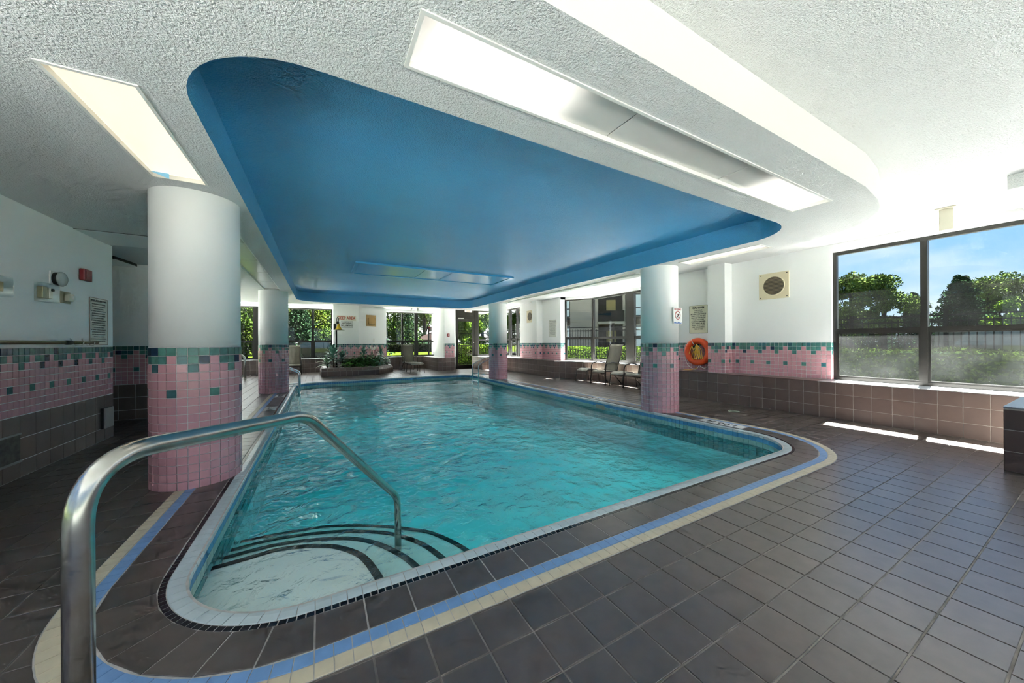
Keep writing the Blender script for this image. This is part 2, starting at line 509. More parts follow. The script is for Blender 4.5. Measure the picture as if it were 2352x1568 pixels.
# basin: plaster walls and a floor that falls towards the far end
def depth(y): return -0.66 - 0.30 * max(0.0, min(1.0, (y - 4.5) / 5.0))
b = MB()
ring = outline(0.012, 10); n = len(ring)
k = [(x, y, -0.012) for x, y in ring] + [(x, y, -1.55) for x, y in ring]
b._add(k, [(i, n + i, n + (i + 1) % n, (i + 1) % n) for i in range(n)])
ys = [PY0 - 0.02 + (PY1 - PY0 + 0.04) * i / 24 for i in range(25)]
b._add([(x, y, depth(y)) for y in ys for x in (PX0 - 0.02, PX1 + 0.02)], [(2 * i, 2 * i + 1, 2 * i + 3, 2 * i + 2) for i in range(24)])
poolpart(b.obj('basin', M_plaster, pool))
# coping: bull-nosed tile
COP = [(0.077, -0.004), (0.077, 0.003), (0.074, 0.0045), (0.035, 0.0055), (0.012, 0.002), (0.001, -0.009), (-0.003, -0.022), (-0.003, -0.028), (0.02, -0.028)]
before = set(pool.children)
ring_tiles(pool, 'coping_tile', 'distant_coping_tile', C_cop, COP, M_coping, 0.004, 300)
cells_w = ring_cells(66, 139, 10)
def wall_prof(z0, z1):
    return [(0.011, z1), (0.003, z1), (0.002, z1 - 0.002), (0.002, z0 + 0.002), (0.003, z0), (0.011, z0)]
ring_tiles(pool, 'blue_waterline_tile', 'distant_blue_waterline_tile', cells_w, wall_prof(-0.086, -0.031), M_blueface, 0.004, 300)
ring_tiles(pool, 'aqua_waterline_tile', 'distant_aqua_waterline_tile', cells_w, wall_prof(-0.147, -0.090), M_aqua, 0.004, 300)
ring_tiles(pool, 'shaded_waterline_tile', 'submerged_waterline_tile', cells_w, wall_prof(-0.209, -0.152), M_shadewater, 0.004, 150)
ring_tiles(pool, 'shaded_waterline_tile', 'submerged_waterline_tile', cells_w, wall_prof(-0.271, -0.214), M_shadewater, 0.004, 75)
ring_tiles(pool, 'shaded_waterline_tile', 'submerged_waterline_tile', cells_w, wall_prof(-0.333, -0.276), M_shadewater, 0.004, 75)
# steps in the near left corner with black nosing
M_step = mat('step plaster', (0.80, 0.82, 0.78), 0.7)
M_nosing = mat('black step nosing', (0.02, 0.022, 0.024), 0.6, color2=(0.06, 0.06, 0.06), vscale=60)
STEPS = [(-0.20, [(-.588, 2.755), (-.417, 2.772), (-.24, 2.785), (-.044, 2.718), (.1045, 2.62), (.242, 2.43), (.308, 2.177), (.325, 2.0), (.33, 1.80)]),
         (-0.30, [(-.589, 3.055), (-.263, 3.063), (.117, 2.934), (.333, 2.76), (.488, 2.508), (.567, 2.286), (.60, 2.05), (.61, 1.80)]),
         (-0.38, [(-.585, 3.316), (-.286, 3.326), (.128, 3.203), (.428, 3.017), (.583, 2.858), (.713, 2.639), (.80, 2.35), (.84, 2.1), (.85, 1.80)]),
         (-0.50, [(-.583, 3.683), (-.315, 3.663), (.075, 3.585), (.477, 3.356), (.73, 3.146), (.879, 2.983), (1.03, 2.65), (1.09, 2.3), (1.10, 1.80)])]
zprev = None
corner = [p for p in outline(0.010, 10) if p[0] < PX0 + PR + 0.01 and p[1] < PY0 + PR + 0.01]
for z, pts in STEPS:
    edge = smooth_path([(x, y, z) for x, y in pts], 6)
    edge[0].x = PX0 - 0.01
    edge[-1].y = PY0 - 0.01
    poly = [(p.x, p.y) for p in edge] + [(p[0], p[1]) for p in reversed(sorted(corner, key=lambda q: q[0] - q[1]))]
    sb = MB(); sb.prism(poly, depth(2) - 0.01, z)
    st = poolpart(sb.obj('step', M_step, pool))
    nb = MB(); w = 0.045
    for i in range(len(edge) - 1):
        t0 = (edge[min(i + 1, len(edge) - 1)] - edge[max(i - 1, 0)]).normalized(); t1 = (edge[min(i + 2, len(edge) - 1)] - edge[i]).normalized()
        n0, n1 = Vector((t0.y, -t0.x, 0)), Vector((t1.y, -t1.x, 0))
        a, c = edge[i], edge[i + 1]; up = Vector((0, 0, 0.003)); dn = Vector((0, 0, -0.03))
        o0, o1 = a - n0 * 0.003, c - n1 * 0.003
        nb.quad(a + n0 * w + up, o0 + up, o1 + up, c + n1 * w + up)
        nb.quad(o0 + up, o0 + dn, o1 + dn, o1 + up)
    nb.obj('nosing', M_nosing, st)
for o in pool.children:
    if o not in before and o.matrix_parent_inverse == Matrix.Identity(4):
        poolpart(o)
# skimmer slot and light plate on the pool wall
sk = MB(); sk.box((PX1 - 0.012, 4.95, -0.135), (PX1 + 0.004, 5.17, -0.06)); poolpart(sk.obj('skimmer_frame', mat('skimmer frame', (0.35, 0.36, 0.28), 0.5), pool))
# water
M_water = bpy.data.materials.new('pool water'); M_water.use_nodes = True
N, L = M_water.node_tree.nodes, M_water.node_tree.links
N.clear()
o_ = N.new('ShaderNodeOutputMaterial'); mixs = N.new('ShaderNodeMixShader'); tr = N.new('ShaderNodeBsdfTransparent'); gl = N.new('ShaderNodeBsdfGlossy')
gl.inputs['Roughness'].default_value = 0.03
tr.inputs[0].default_value = (0.97, 0.99, 0.99, 1)
ge = N.new('ShaderNodeNewGeometry')
mp = N.new('ShaderNodeMapping'); mp.inputs['Scale'].default_value = (1.0, 1.0, 1.0)
n1 = N.new('ShaderNodeTexNoise'); n1.inputs['Scale'].default_value = 6.5; n1.inputs['Detail'].default_value = 4; n1.inputs['Distortion'].default_value = 0.6
n2 = N.new('ShaderNodeTexNoise'); n2.inputs['Scale'].default_value = 1.3; n2.inputs['Detail'].default_value = 2
ad = N.new('ShaderNodeMath'); ad.operation = 'MULTIPLY_ADD'; ad.inputs[1].default_value = 2.2
bp = N.new('ShaderNodeBump'); bp.inputs['Strength'].default_value = 0.9; bp.inputs['Distance'].default_value = 0.065
va = N.new('ShaderNodeVolumeAbsorption'); va.inputs['Color'].default_value = (0.0, 0.945, 0.965, 1); va.inputs['Density'].default_value = 0.9
L.new(ge.outputs['Position'], mp.inputs[0]); L.new(mp.outputs[0], n1.inputs['Vector']); L.new(mp.outputs[0], n2.inputs['Vector'])
L.new(n2.outputs[0], ad.inputs[0]); L.new(n1.outputs[0], ad.inputs[2]); L.new(ad.outputs[0], bp.inputs['Height'])
L.new(bp.outputs[0], gl.inputs['Normal'])
L.new(schlick(N, L, 0.02, bp.outputs[0]), mixs.inputs[0]); L.new(tr.outputs[0], mixs.inputs[1]); L.new(gl.outputs[0], mixs.inputs[2])
L.new(mixs.outputs[0], o_.inputs['Surface']); L.new(va.outputs[0], o_.inputs['Volume'])
wb = MB(); ring = outline(0.006, 12); wb.prism(ring, -1.6, WATER)
water = wb.obj('pool_water', M_water, kind='stuff', label='rippled turquoise water filling the swimming pool', cat='water')

# ================================================================== CEILINGS
ceil_b = MB(); ceil_b.prism([(-2.62, -3.65), (7.69, -3.65), (7.69, FY1), (-4.65, FY1), (-4.65, 6.2), (-2.62, 6.2)], HIGH, HIGH + 0.25)
ceiling = ceil_b.obj('ceiling', M_ceil, kind='structure', label='white textured ceiling around the pool soffit')
rv, rf = fill_poly(None, [outline(0.0, 12)], HIGH - 0.004, None, down=True)
rb = MB(); rb._add(rv, rf)
ring = outline(0.0, 12); n = len(ring)
rb._add([(x, y, SOFF) for x, y in ring] + [(x, y, HIGH - 0.004) for x, y in ring], [(i, n + i, n + (i + 1) % n, (i + 1) % n) for i in range(n)])
recess = rb.obj('ceiling_recess', M_blue, kind='structure', label='blue painted ceiling recess above the pool')
LIGHTS = {  # x0, y0, x1, y1 of the openings in the soffit
    'left': (-1.085, 2.36, -0.785, 3.545), 'near': (0.355, 1.31, 4.005, 1.585), 'right': (5.005, 2.35, 5.285, 3.475),
    'left_long': (-1.125, 4.45, -0.825, 9.70), 'right_long': (4.93, 4.40, 5.20, 9.55)}
outer = [(-4.5, 6.34), (-2.45, 6.34), (-2.45, 1.05), (3.9, 1.045), (4.361, 1.09), (4.689, 1.155), (4.907, 1.257), (5.09, 1.385), (5.226, 1.53), (5.328, 1.715), (5.395, 1.956), (5.42, 2.3),
         (5.43, 11.55), (5.38, 11.95), (5.22, 12.24), (4.9, 12.37), (0.7, 12.37), (0.1, 12.55), (-0.6, 12.93), (-4.5, 12.95)]
loops = [outer, outline(0.0, 12)] + [[(a, b_), (c, b_), (c, d), (a, d)] for a, b_, c, d in LIGHTS.values()]
sv, sf = fill_poly(None, loops, SOFF, None, down=True)
soffit = mesh_obj('ceiling_soffit', sv, sf, M_ceil, kind='structure', label='white textured dropped soffit framing the blue recess')
fb = MB(); n = len(outer)
fb._add([(x, y, SOFF) for x, y in outer] + [(x, y, HIGH) for x, y in outer], [(i, (i + 1) % n, n + (i + 1) % n, n + i) for i in range(n)])
fb.obj('soffit_edge', M_soffit_face, soffit)
bk = MB(); bk.box((5.62, -3.0, 2.58), (7.14, 0.55, HIGH - 0.001)); bk.obj('ceiling_bulkhead', M_ceil, kind='structure', label='shallow dropped ceiling block above the window')

# light fittings
def diffuser_mat(name, col, spans, base=(0.62, 0.61, 0.58), axis='X'):
    """opal panel, lit where the tubes behind it burn (spans in metres along the axis), grey where they are dead"""
    m = bpy.data.materials.new(name); m.use_nodes = True
    N, L = m.node_tree.nodes, m.node_tree.links
    b = N['Principled BSDF']; b.inputs['Base Color'].default_value = (*base, 1); b.inputs['Roughness'].default_value = 0.22
    b.inputs['Emission Color'].default_value = (*col, 1)
    if spans is None:
        b.inputs['Emission Strength'].default_value = LAMP
    elif spans:
        g = N.new('ShaderNodeNewGeometry'); s = N.new('ShaderNodeSeparateXYZ'); L.new(g.outputs['Position'], s.inputs[0])
        tot = None
        for a, c, soft in spans:
            r1 = N.new('ShaderNodeMapRange'); r1.interpolation_type = 'SMOOTHERSTEP'
            r1.inputs['From Min'].default_value = a - soft; r1.inputs['From Max'].default_value = a + soft
            r2 = N.new('ShaderNodeMapRange'); r2.interpolation_type = 'SMOOTHERSTEP'
            r2.inputs['From Min'].default_value = c + soft; r2.inputs['From Max'].default_value = c - soft
            L.new(s.outputs[axis], r1.inputs[0]); L.new(s.outputs[axis], r2.inputs[0])
            mu = N.new('ShaderNodeMath'); mu.operation = 'MULTIPLY'; L.new(r1.outputs[0], mu.inputs[0]); L.new(r2.outputs[0], mu.inputs[1])
            if tot is None: tot = mu
            else:
                aa = N.new('ShaderNodeMath'); aa.operation = 'ADD'; L.new(tot.outputs[0], aa.inputs[0]); L.new(mu.outputs[0], aa.inputs[1]); tot = aa
        pw = N.new('ShaderNodeMath'); pw.operation = 'POWER'; pw.inputs[1].default_value = 2.0; L.new(tot.outputs[0], pw.inputs[0])
        ml = N.new('ShaderNodeMath'); ml.operation = 'MULTIPLY'; ml.inputs[1].default_value = LAMP; L.new(pw.outputs[0], ml.inputs[0])
        L.new(ml.outputs[0], b.inputs['Emission Strength'])
    return m
M_trim = mat('white light trim', (0.75, 0.74, 0.70), 0.4)
def fitting(key, label, joints, mats, along):
    x0, y0, x1, y1 = LIGHTS[key]; c = ((x0 + x1) / 2, (y0 + y1) / 2)
    t = empty('ceiling_light', (c[0], c[1], SOFF), label=label, cat='light', group='recessed lights in the soffit')
    inv = Matrix.Translation((-c[0], -c[1], -SOFF))
    b = MB(); w = 0.018
    for a, d in (((x0 - w, y0 - w), (x1 + w, y0)), ((x0 - w, y1), (x1 + w, y1 + w)), ((x0 - w, y0), (x0, y1)), ((x1, y0), (x1 + w, y1))):
        b.box((a[0], a[1], SOFF - 0.006), (d[0], d[1], SOFF + 0.055))
    b.v = [inv @ p for p in b.v]; b.obj('frame', M_trim, t)
    e = [(x0, x1), (y0, y1)][along == 'Y']
    cuts = [e[0]] + joints + [e[1]]
    for i, (a, d) in enumerate(zip(cuts, cuts[1:])):
        q = MB(); g = 0.006
        lo = (a + g, y0, SOFF + 0.022) if along == 'X' else (x0, a + g, SOFF + 0.022)
        hi = (d - g, y1, SOFF + 0.03) if along == 'X' else (x1, d - g, SOFF + 0.03)
        q.box(lo, hi); q.v = [inv @ p for p in q.v]
        q.obj('diffuser', mats[min(i, len(mats) - 1)], t)
    q = MB(); q.box((x0, y0, SOFF + 0.045), (x1, y1, SOFF + 0.05)); q.v = [inv @ p for p in q.v]; q.obj('housing', M_blackpl, t)
    return t
WARM, NEUT = (1.0, 0.87, 0.62), (1.0, 0.94, 0.83)
D_warm = diffuser_mat('warm lit diffuser', WARM, None, (0.30, 0.28, 0.22))
D_near1 = diffuser_mat('lit diffuser fading out', NEUT, [(0.30, 1.22, 0.22)])
D_dead = diffuser_mat('dead diffuser', NEUT, [])
D_near3 = diffuser_mat('lit diffuser fading in', NEUT, [(3.08, 4.2, 0.22)])
D_lit = diffuser_mat('lit diffuser', NEUT, None, (0.40, 0.39, 0.36))
L_left = fitting('left', 'warm glowing square-ended ceiling light above the near pink column', [], [D_warm], 'Y')
tp = MB(); tp._add([(0.0, -0.52, -0.0), (0.09, -0.52, 0.0), (0.10, -0.55, -0.05), (0.0, -0.565, -0.02)], [(0, 1, 2, 3)])
tape = tp.obj('tape_flap', mat('blue tape', (0.16, 0.42, 0.68), 0.6), L_left)
tape.location = (-0.14, 1.07, 0.018)
fitting('near', 'long three-panel ceiling light with a dark dead middle panel', [1.565, 2.75], [D_near1, D_dead, D_near3], 'X')
fitting('right', 'lit ceiling light panel beside the right-hand column', [], [D_lit], 'Y')
fitting('left_long', 'row of unlit shiny ceiling panels between the two left columns', [5.5, 6.55, 7.6, 8.65], [D_dead], 'Y')
fitting('right_long', 'row of unlit ceiling panels between the two right columns', [5.43, 6.46, 7.49, 8.52], [D_dead], 'Y')
# panel in the blue recess
pt = empty('ceiling_panel', (2.27, 7.58, HIGH - 0.004), label='blue framed access panel with three shiny sheets in the recess', cat='panel')
b = MB(); X0, X1, Y0, Y1 = -1.69, 1.69, -0.58, 0.58
for a, d in (((X0, Y0), (X1, Y0 + 0.06)), ((X0, Y1 - 0.06), (X1, Y1)), ((X0, Y0 + 0.06), (X0 + 0.06, Y1 - 0.06)), ((X1 - 0.06, Y0 + 0.06), (X1, Y1 - 0.06))):
    b.box((*a, -0.035), (*d, -0.001))
M_bluegl = mat('glossy blue panel', (0.060, 0.34, 0.64), 0.28)
b.obj('frame', M_bluegl, pt)
for a, d in ((X0 + 0.07, -0.36), (-0.35, 0.22), (0.23, X1 - 0.07)):
    q = MB(); q.box((a, Y0 + 0.07, -0.02), (d, Y1 - 0.07, -0.012)); q.obj('sheet', M_bluegl, pt)

# ================================================================== COLUMNS
def column(x, y, label, limit, seed, turn):
    t = empty('column', (x, y, 0), label=label, cat='column', group='round columns at the pool corners')
    R = 0.304
    b = MB(); b.lathe([(R - 0.004, TILE_TOP), (R - 0.004, SOFF - 0.004), (R - 0.004, SOFF + 0.0)], 64); b.obj('shaft', M_colpaint, t, smooth=True)
    b = MB(); b.lathe([(R - 0.004, 0.0), (R - 0.004, TILE_TOP + 0.003), (R - 0.02, TILE_TOP + 0.003)], 64); b.obj('grout_core', M_grout_white, t, smooth=True)
    rnd = random.Random(seed); cols, rows = 28, 17
    pw = 2 * math.pi * R / cols; ph = TILE_TOP / rows; out = []
    for r in range(rows):
        for i in range(cols):
            a = turn + 2 * math.pi * (i + 0.5) / cols
            n = Vector((math.cos(a), math.sin(a), 0)); u = Vector((-math.sin(a), math.cos(a), 0))
            p = Vector((x, y, TILE_TOP - (r + 0.5) * ph)) + n * (R + 0.0005)
            out.append((frame(p, u, n), pw - 0.0055, ph - 0.005, accent(i, r, rnd)))
    k = len(COL.objects)
    kids = set(t.children)
    lay(t, 'tile', 'small_tile', out, limit, t=0.006, c=0.001)
    inv = Matrix.Translation((-x, -y, 0))
    for o in t.children:
        if o not in kids:
            o.matrix_parent_inverse = inv
    return t
column(-0.945, 4.0, 'large round column with pink tiled base nearest the camera', 300, 11, 0.03)
column(5.115, 3.95, 'round pink tiled column bearing the no diving sign', 300, 12, 0.1)
column(-0.985, 10.08, 'round pink tiled column at the far left by the ladder', 0, 13, 0.2)
column(5.10, 10.09, 'round pink tiled column at the far right in front of the door', 0, 14, 0.15)

# ================================================================== WALLS
Z_R = [0.0, 0.178, 0.37, 0.553]
Z_L = [0.0, 0.148, 0.346, 0.548]
LEDGE = 0.548
rnd = random.Random(21)
UP = Vector((0, 0, 1))
def facing(A, B):
    u = Vector((B[0] - A[0], B[1] - A[1], 0)).normalized()
    return Vector((u.y, -u.x, 0))
def tiled(parent, strips, blimit, plimit, zs):
    """strips: ('b' or 'p', A, B, first joint)"""
    bt, ptl = [], []
    for s in strips:
        n = facing(s[1], s[2])
        if s[0] == 'b': bt += brown(s[1], s[2], n, zs, rnd, first=s[3] if len(s) > 3 else None)
        else: ptl += wainscot(s[1], s[2], n, zs[-1] + 0.002, TILE_TOP, rnd, shift=s[3] if len(s) > 3 else 0)
    if bt: lay(parent, 'brown_tile', 'distant_brown_tile', bt, blimit)
    if ptl: lay(parent, 'pink_tile', 'distant_pink_tile', ptl, plimit)
def prism_obj(name, parts, m, **kw):
    b = MB()
    for poly, z0, z1 in parts:
        b.prism(poly, z0, z1)
    return b.obj(name, m, **kw)
def rect(x0, y0, x1, y1): return [(x0, y0), (x1, y0), (x1, y1), (x0, y1)]
# right wall: upper wall with piers, then the tiled ledge below it
BAY = [(7.35, 9.42), (7.85, 8.58), (7.85, 6.05), (7.35, 5.20)]
wall_right = prism_obj('wall_right', [(rect(7.15, -3.5, 7.4, -0.62), LEDGE - 0.01, HIGH), (rect(7.15, -0.62, 7.4, 2.32), 2.59, HIGH), (rect(7.15, 2.32, 7.4, 5.16), LEDGE - 0.01, HIGH),
    (rect(6.9, 3.84, 7.15, 4.18), LEDGE - 0.01, HIGH), (rect(7.15, 9.42, 7.4, 12.16), LEDGE - 0.01, HIGH), (rect(6.9, 10.52, 7.15, 10.85), LEDGE - 0.01, HIGH), (rect(7.15, 12.16, 7.4, 14.95), 2.63, HIGH),
    ([(7.15, 9.42), (7.35, 9.42), (7.82, 8.6), (7.82, 6.05), (7.35, 5.18), (7.4, 5.1), (8.05, 5.95), (8.05, 8.68), (7.4, 9.5)], 2.63, HIGH)], M_wall, kind='structure', label='white wall with windows on the right of the pool')
ledge_r = prism_obj('trim_1', [([(6.75, -3.5), (6.75, 5.3), (7.38, 6.2), (7.38, 8.1), (6.75, 9.25), (6.75, 13.6), (7.4, 13.6), (7.4, 9.5), (8.0, 8.65), (8.0, 5.98), (7.4, 5.1), (7.4, -3.5)][::-1], -0.02, LEDGE - 0.004)],
    M_grout, kind='structure', label='brown tiled ledge running below the right-hand windows')
tiled(ledge_r, [('b', (6.75, 5.275), (6.75, -0.4), 0.0), ('b', (7.38, 6.2), (6.75, 5.3)), ('b', (7.38, 8.1), (7.38, 6.2)), ('b', (6.75, 9.25), (7.38, 8.1)), ('b', (6.75, 13.6), (6.75, 9.25))], 300, 0, Z_R)
tiled(wall_right, [('p', (7.15, 5.16), (7.15, 4.18), 1), ('p', (6.9, 4.18), (6.9, 3.84), 3), ('p', (6.9, 3.84), (7.15, 3.84), 1), ('p', (7.15, 3.84), (7.15, 2.32), 2), ('p', (7.15, 2.32), (7.25, 2.32), 1),
    ('p', (7.15, 12.16), (7.15, 10.85), 0), ('p', (6.9, 10.85), (6.9, 10.52), 0), ('p', (6.9, 10.52), (7.15, 10.52), 1), ('p', (7.15, 10.52), (7.15, 9.42), 2), ('p', (7.15, 9.42), (7.35, 9.42), 1)], 0, 300, Z_R)
# ledge caps and sills
def strip_top(parent, name, A, B, inner, outer_, m, z=0.5535, th=0.012):
    n = facing(A, B); A, B = Vector((*A, 0)), Vector((*B, 0)); b = MB()
    q = [A + n * inner, B + n * inner, B - n * outer_, A - n * outer_]
    b.prism([(p.x, p.y) for p in q][::-1], z - th, z)
    return b.obj(name, m, parent)
M_cap = mat('brown ledge cap tile', (0.17, 0.12, 0.105), 0.3, vary=0.1, vscale=8)
strip_top(ledge_r, 'ledge_cap', (6.75, 5.3), (6.75, 2.36), 0.004, 0.42, M_cap)
strip_top(ledge_r, 'window_sill', (6.75, 2.36), (6.75, -3.4), 0.004, 0.62, M_sill)
strip_top(ledge_r, 'window_sill', (7.38, 8.1), (7.38, 6.2), 0.004, 0.56, M_sill)
strip_top(ledge_r, 'window_sill', (6.75, 9.25), (7.38, 8.1), 0.004, 0.5, M_sill, 0.5531)
strip_top(ledge_r, 'ledge_cap', (6.75, 12.1), (6.75, 9.25), 0.004, 0.45, M_cap)
strip_top(ledge_r, 'window_sill', (6.75, 13.6), (6.75, 12.1), 0.004, 0.6, M_sill)
# left wall
wall_left = prism_obj('wall_left', [(rect(-2.6, 1.8, -2.33, 6.36), -0.02, HIGH), (rect(-2.6, -3.6, -2.33, 1.8), -0.02, 0.55), (rect(-2.6, -3.6, -2.33, 1.8), 2.6, HIGH)], M_wall, kind='structure', label='white wall with pink and brown tiled base on the left')
tiled(wall_left, [('b', (-2.33, 2.0), (-2.33, 6.36), 0.046), ('p', (-2.33, 2.0), (-2.33, 6.36), 3)], 300, 300, Z_L)
wall_alcove = prism_obj('wall_alcove', [(rect(-4.5, 7.62, -1.9, 8.0), -0.02, SOFF + 0.1)], M_wall, kind='structure', label='back wall of the alcove behind the near column')
tiled(wall_alcove, [('b', (-4.3, 7.62), (-1.9, 7.62)), ('p', (-4.3, 7.62), (-1.9, 7.62), 1)], 60, 240, Z_L)
prism_obj('wall_side', [(rect(-4.6, 6.36, -4.4, 7.7), -0.02, HIGH), (rect(-3.6, 8.0, -3.3, 17.0), -0.02, 0.55), (rect(-3.6, 8.0, -3.3, 17.0), 2.6, HIGH), (rect(-3.6, 8.0, -3.3, 9.0), 0.55, 2.6), (rect(-3.6, 15.8, -3.3, 17.0), 0.55, 2.6), (rect(-4.6, 6.24, -2.34, 6.355), -0.02, HIGH)], M_wall, kind='structure', label='white side wall beyond the left columns')
prism_obj('wall_near', [(rect(-2.33, -3.62, 7.6, -3.45), -0.02, 0.3), (rect(-2.33, -3.62, 7.6, -3.45), 2.62, HIGH)], M_wall, kind='structure', label='white wall behind the viewer')
# far wall
wall_far = prism_obj('wall_far', [([(.45, 15.27), (1.37, 15.27), (2.55, 15.98), (2.6, 16.9), (.45, 16.9)], -0.02, HIGH),
    ([(4.56, 13.98), (5.03, 14.1), (5.32, 14.75), (5.32, 15.1), (5.05, 15.1), (5.05, 16.9), (4.85, 16.9)], LEDGE - 0.01, HIGH),
    (rect(-3.4, 16.5, 0.45, 16.9), 2.63, HIGH), (rect(2.58, 16.4, 4.87, 16.9), 2.6, HIGH), (rect(5.3, 14.75, 7.4, 15.0), 2.655, HIGH)], M_wall, kind='structure', label='white far wall with windows, a pier and a door')
ledge_f = prism_obj('trim_2', [(rect(-3.4, 16.15, 0.45, 16.9), -0.02, LEDGE - 0.004), ([(2.55, 16.15), (4.22, 16.15), (4.26, 13.9), (5.03, 14.1), (5.32, 14.75), (5.32, 15.1), (4.95, 15.1), (4.95, 16.9), (2.55, 16.9)], -0.02, LEDGE - 0.004),
    ([(6.1, 13.6), (6.755, 13.6), (7.39, 13.6), (7.39, 14.95), (6.25, 14.95), (6.1, 14.72)], -0.02, LEDGE - 0.004)], M_grout, kind='structure', label='brown tiled ledge below the far windows')
tiled(ledge_f, [('b', (-3.3, 16.15), (0.45, 16.15)), ('b', (2.55, 16.15), (4.22, 16.15)), ('b', (4.22, 16.15), (4.26, 13.9)), ('b', (4.26, 13.9), (5.03, 14.1)), ('b', (5.03, 14.1), (5.32, 14.75)), ('b', (6.1, 13.6), (6.75, 13.6)), ('b', (6.1, 14.72), (6.1, 13.6))], 120, 0, Z_R)
tiled(wall_far, [('b', (.45, 15.27), (1.37, 15.27)), ('b', (1.37, 15.27), (2.55, 15.98)), ('p', (.45, 15.27), (1.37, 15.27), 0), ('p', (1.37, 15.27), (2.55, 15.98), 2), ('p', (4.56, 13.98), (5.03, 14.1), 2)], 0, 0, Z_R)
M_whitetile = mat('white wall tile', (0.74, 0.73, 0.72), 0.25)
wt = [(M, w, h, M_whitetile) for M, w, h, _m in wainscot((4.85, 16.4), (4.56, 13.98), facing((4.85, 16.4), (4.56, 13.98)), 0.555, TILE_TOP, rnd)]
lay(wall_far, 'white_tile', 'distant_white_tile', wt, 0)
strip_top(ledge_f, 'window_sill', (-3.3, 16.15), (0.45, 16.15), 0.004, 0.6, M_sill)
strip_top(ledge_f, 'window_sill', (2.55, 16.15), (4.22, 16.15), 0.004, 0.6, M_sill)
b = MB(); b.prism([(4.22, 16.2), (4.255, 13.9), (4.56, 13.98), (4.85, 16.2)], 0.5415, 0.5535); b.obj('window_sill', M_sill, ledge_f)
b = MB(); b.prism([(6.1, 13.6), (6.75, 13.6), (7.2, 13.6), (7.2, 14.72), (6.25, 14.72), (6.1, 14.7)], 0.5415, 0.553); b.obj('window_sill', M_sill, ledge_f)
# patched strip and hatch in the ceiling over the alcove
b = MB(); b.box((-2.33, 5.57, SOFF - 0.006), (-1.25, 6.25, SOFF)); b.obj('ceiling_patch', M_colpaint, soffit)
b = MB(); b.box((-2.33, 5.557, SOFF - 0.003), (-1.25, 5.57, SOFF)); b.obj('ceiling_crack', M_blackpl, soffit)
b = MB(); b.prism([(-3.3, 7.03), (-2.55, 7.03), (-2.50, 7.46), (-2.50, 7.60), (-3.3, 7.60)], SOFF - 0.05, SOFF - 0.044); b.obj('ceiling_hatch', M_colpaint, soffit)
b = MB(); b.prism([(-3.3, 7.045), (-2.56, 7.045), (-2.515, 7.46), (-2.515, 7.60), (-3.3, 7.60)], SOFF - 0.044, SOFF); b.obj('hatch_gap', M_blackpl, soffit)

# ------------------------------------------------------------------ glazing
def glass_mat(name, haze, tint=(0.93, 0.96, 0.95), hz=(0.8, 0.84, 0.86)):
    m = bpy.data.materials.new(name); m.use_nodes = True
    N, L = m.node_tree.nodes, m.node_tree.links; N.clear()
    o = N.new('ShaderNodeOutputMaterial'); t = N.new('ShaderNodeBsdfTransparent'); t.inputs[0].default_value = (*tint, 1)
    g = N.new('ShaderNodeBsdfGlossy'); g.inputs['Roughness'].default_value = 0.02
    mx = N.new('ShaderNodeMixShader'); L.new(schlick(N, L, 0.03), mx.inputs[0]); L.new(t.outputs[0], mx.inputs[1]); L.new(g.outputs[0], mx.inputs[2])
    d = N.new('ShaderNodeBsdfTranslucent'); d.inputs[0].default_value = (*hz, 1)
    d2 = N.new('ShaderNodeBsdfDiffuse'); d2.inputs[0].default_value = (*hz, 1)
    dm = N.new('ShaderNodeMixShader'); dm.inputs[0].default_value = 0.5; L.new(d.outputs[0], dm.inputs[1]); L.new(d2.outputs[0], dm.inputs[2])
    m2 = N.new('ShaderNodeMixShader')
    ge = N.new('ShaderNodeNewGeometry'); n = N.new('ShaderNodeTexNoise'); n.inputs['Scale'].default_value = 2.2; n.inputs['Detail'].default_value = 7
    L.new(ge.outputs['Position'], n.inputs['Vector'])
    r = N.new('ShaderNodeMapRange'); r.inputs['From Min'].default_value = 0.35; r.inputs['From Max'].default_value = 0.7
    r.inputs['To Min'].default_value = haze * 0.35; r.inputs['To Max'].default_value = haze * 1.5
    L.new(n.outputs[0], r.inputs[0]); L.new(r.outputs[0], m2.inputs[0]); L.new(mx.outputs[0], m2.inputs[1]); L.new(dm.outputs[0], m2.inputs[2])
    L.new(m2.outputs[0], o.inputs['Surface'])
    return m
G_clear = glass_mat('window glass', 0.0012)
G_fog = glass_mat('fogged window glass', 0.006)
G_door = glass_mat('door glass', 0.0015)
WIN = [0]
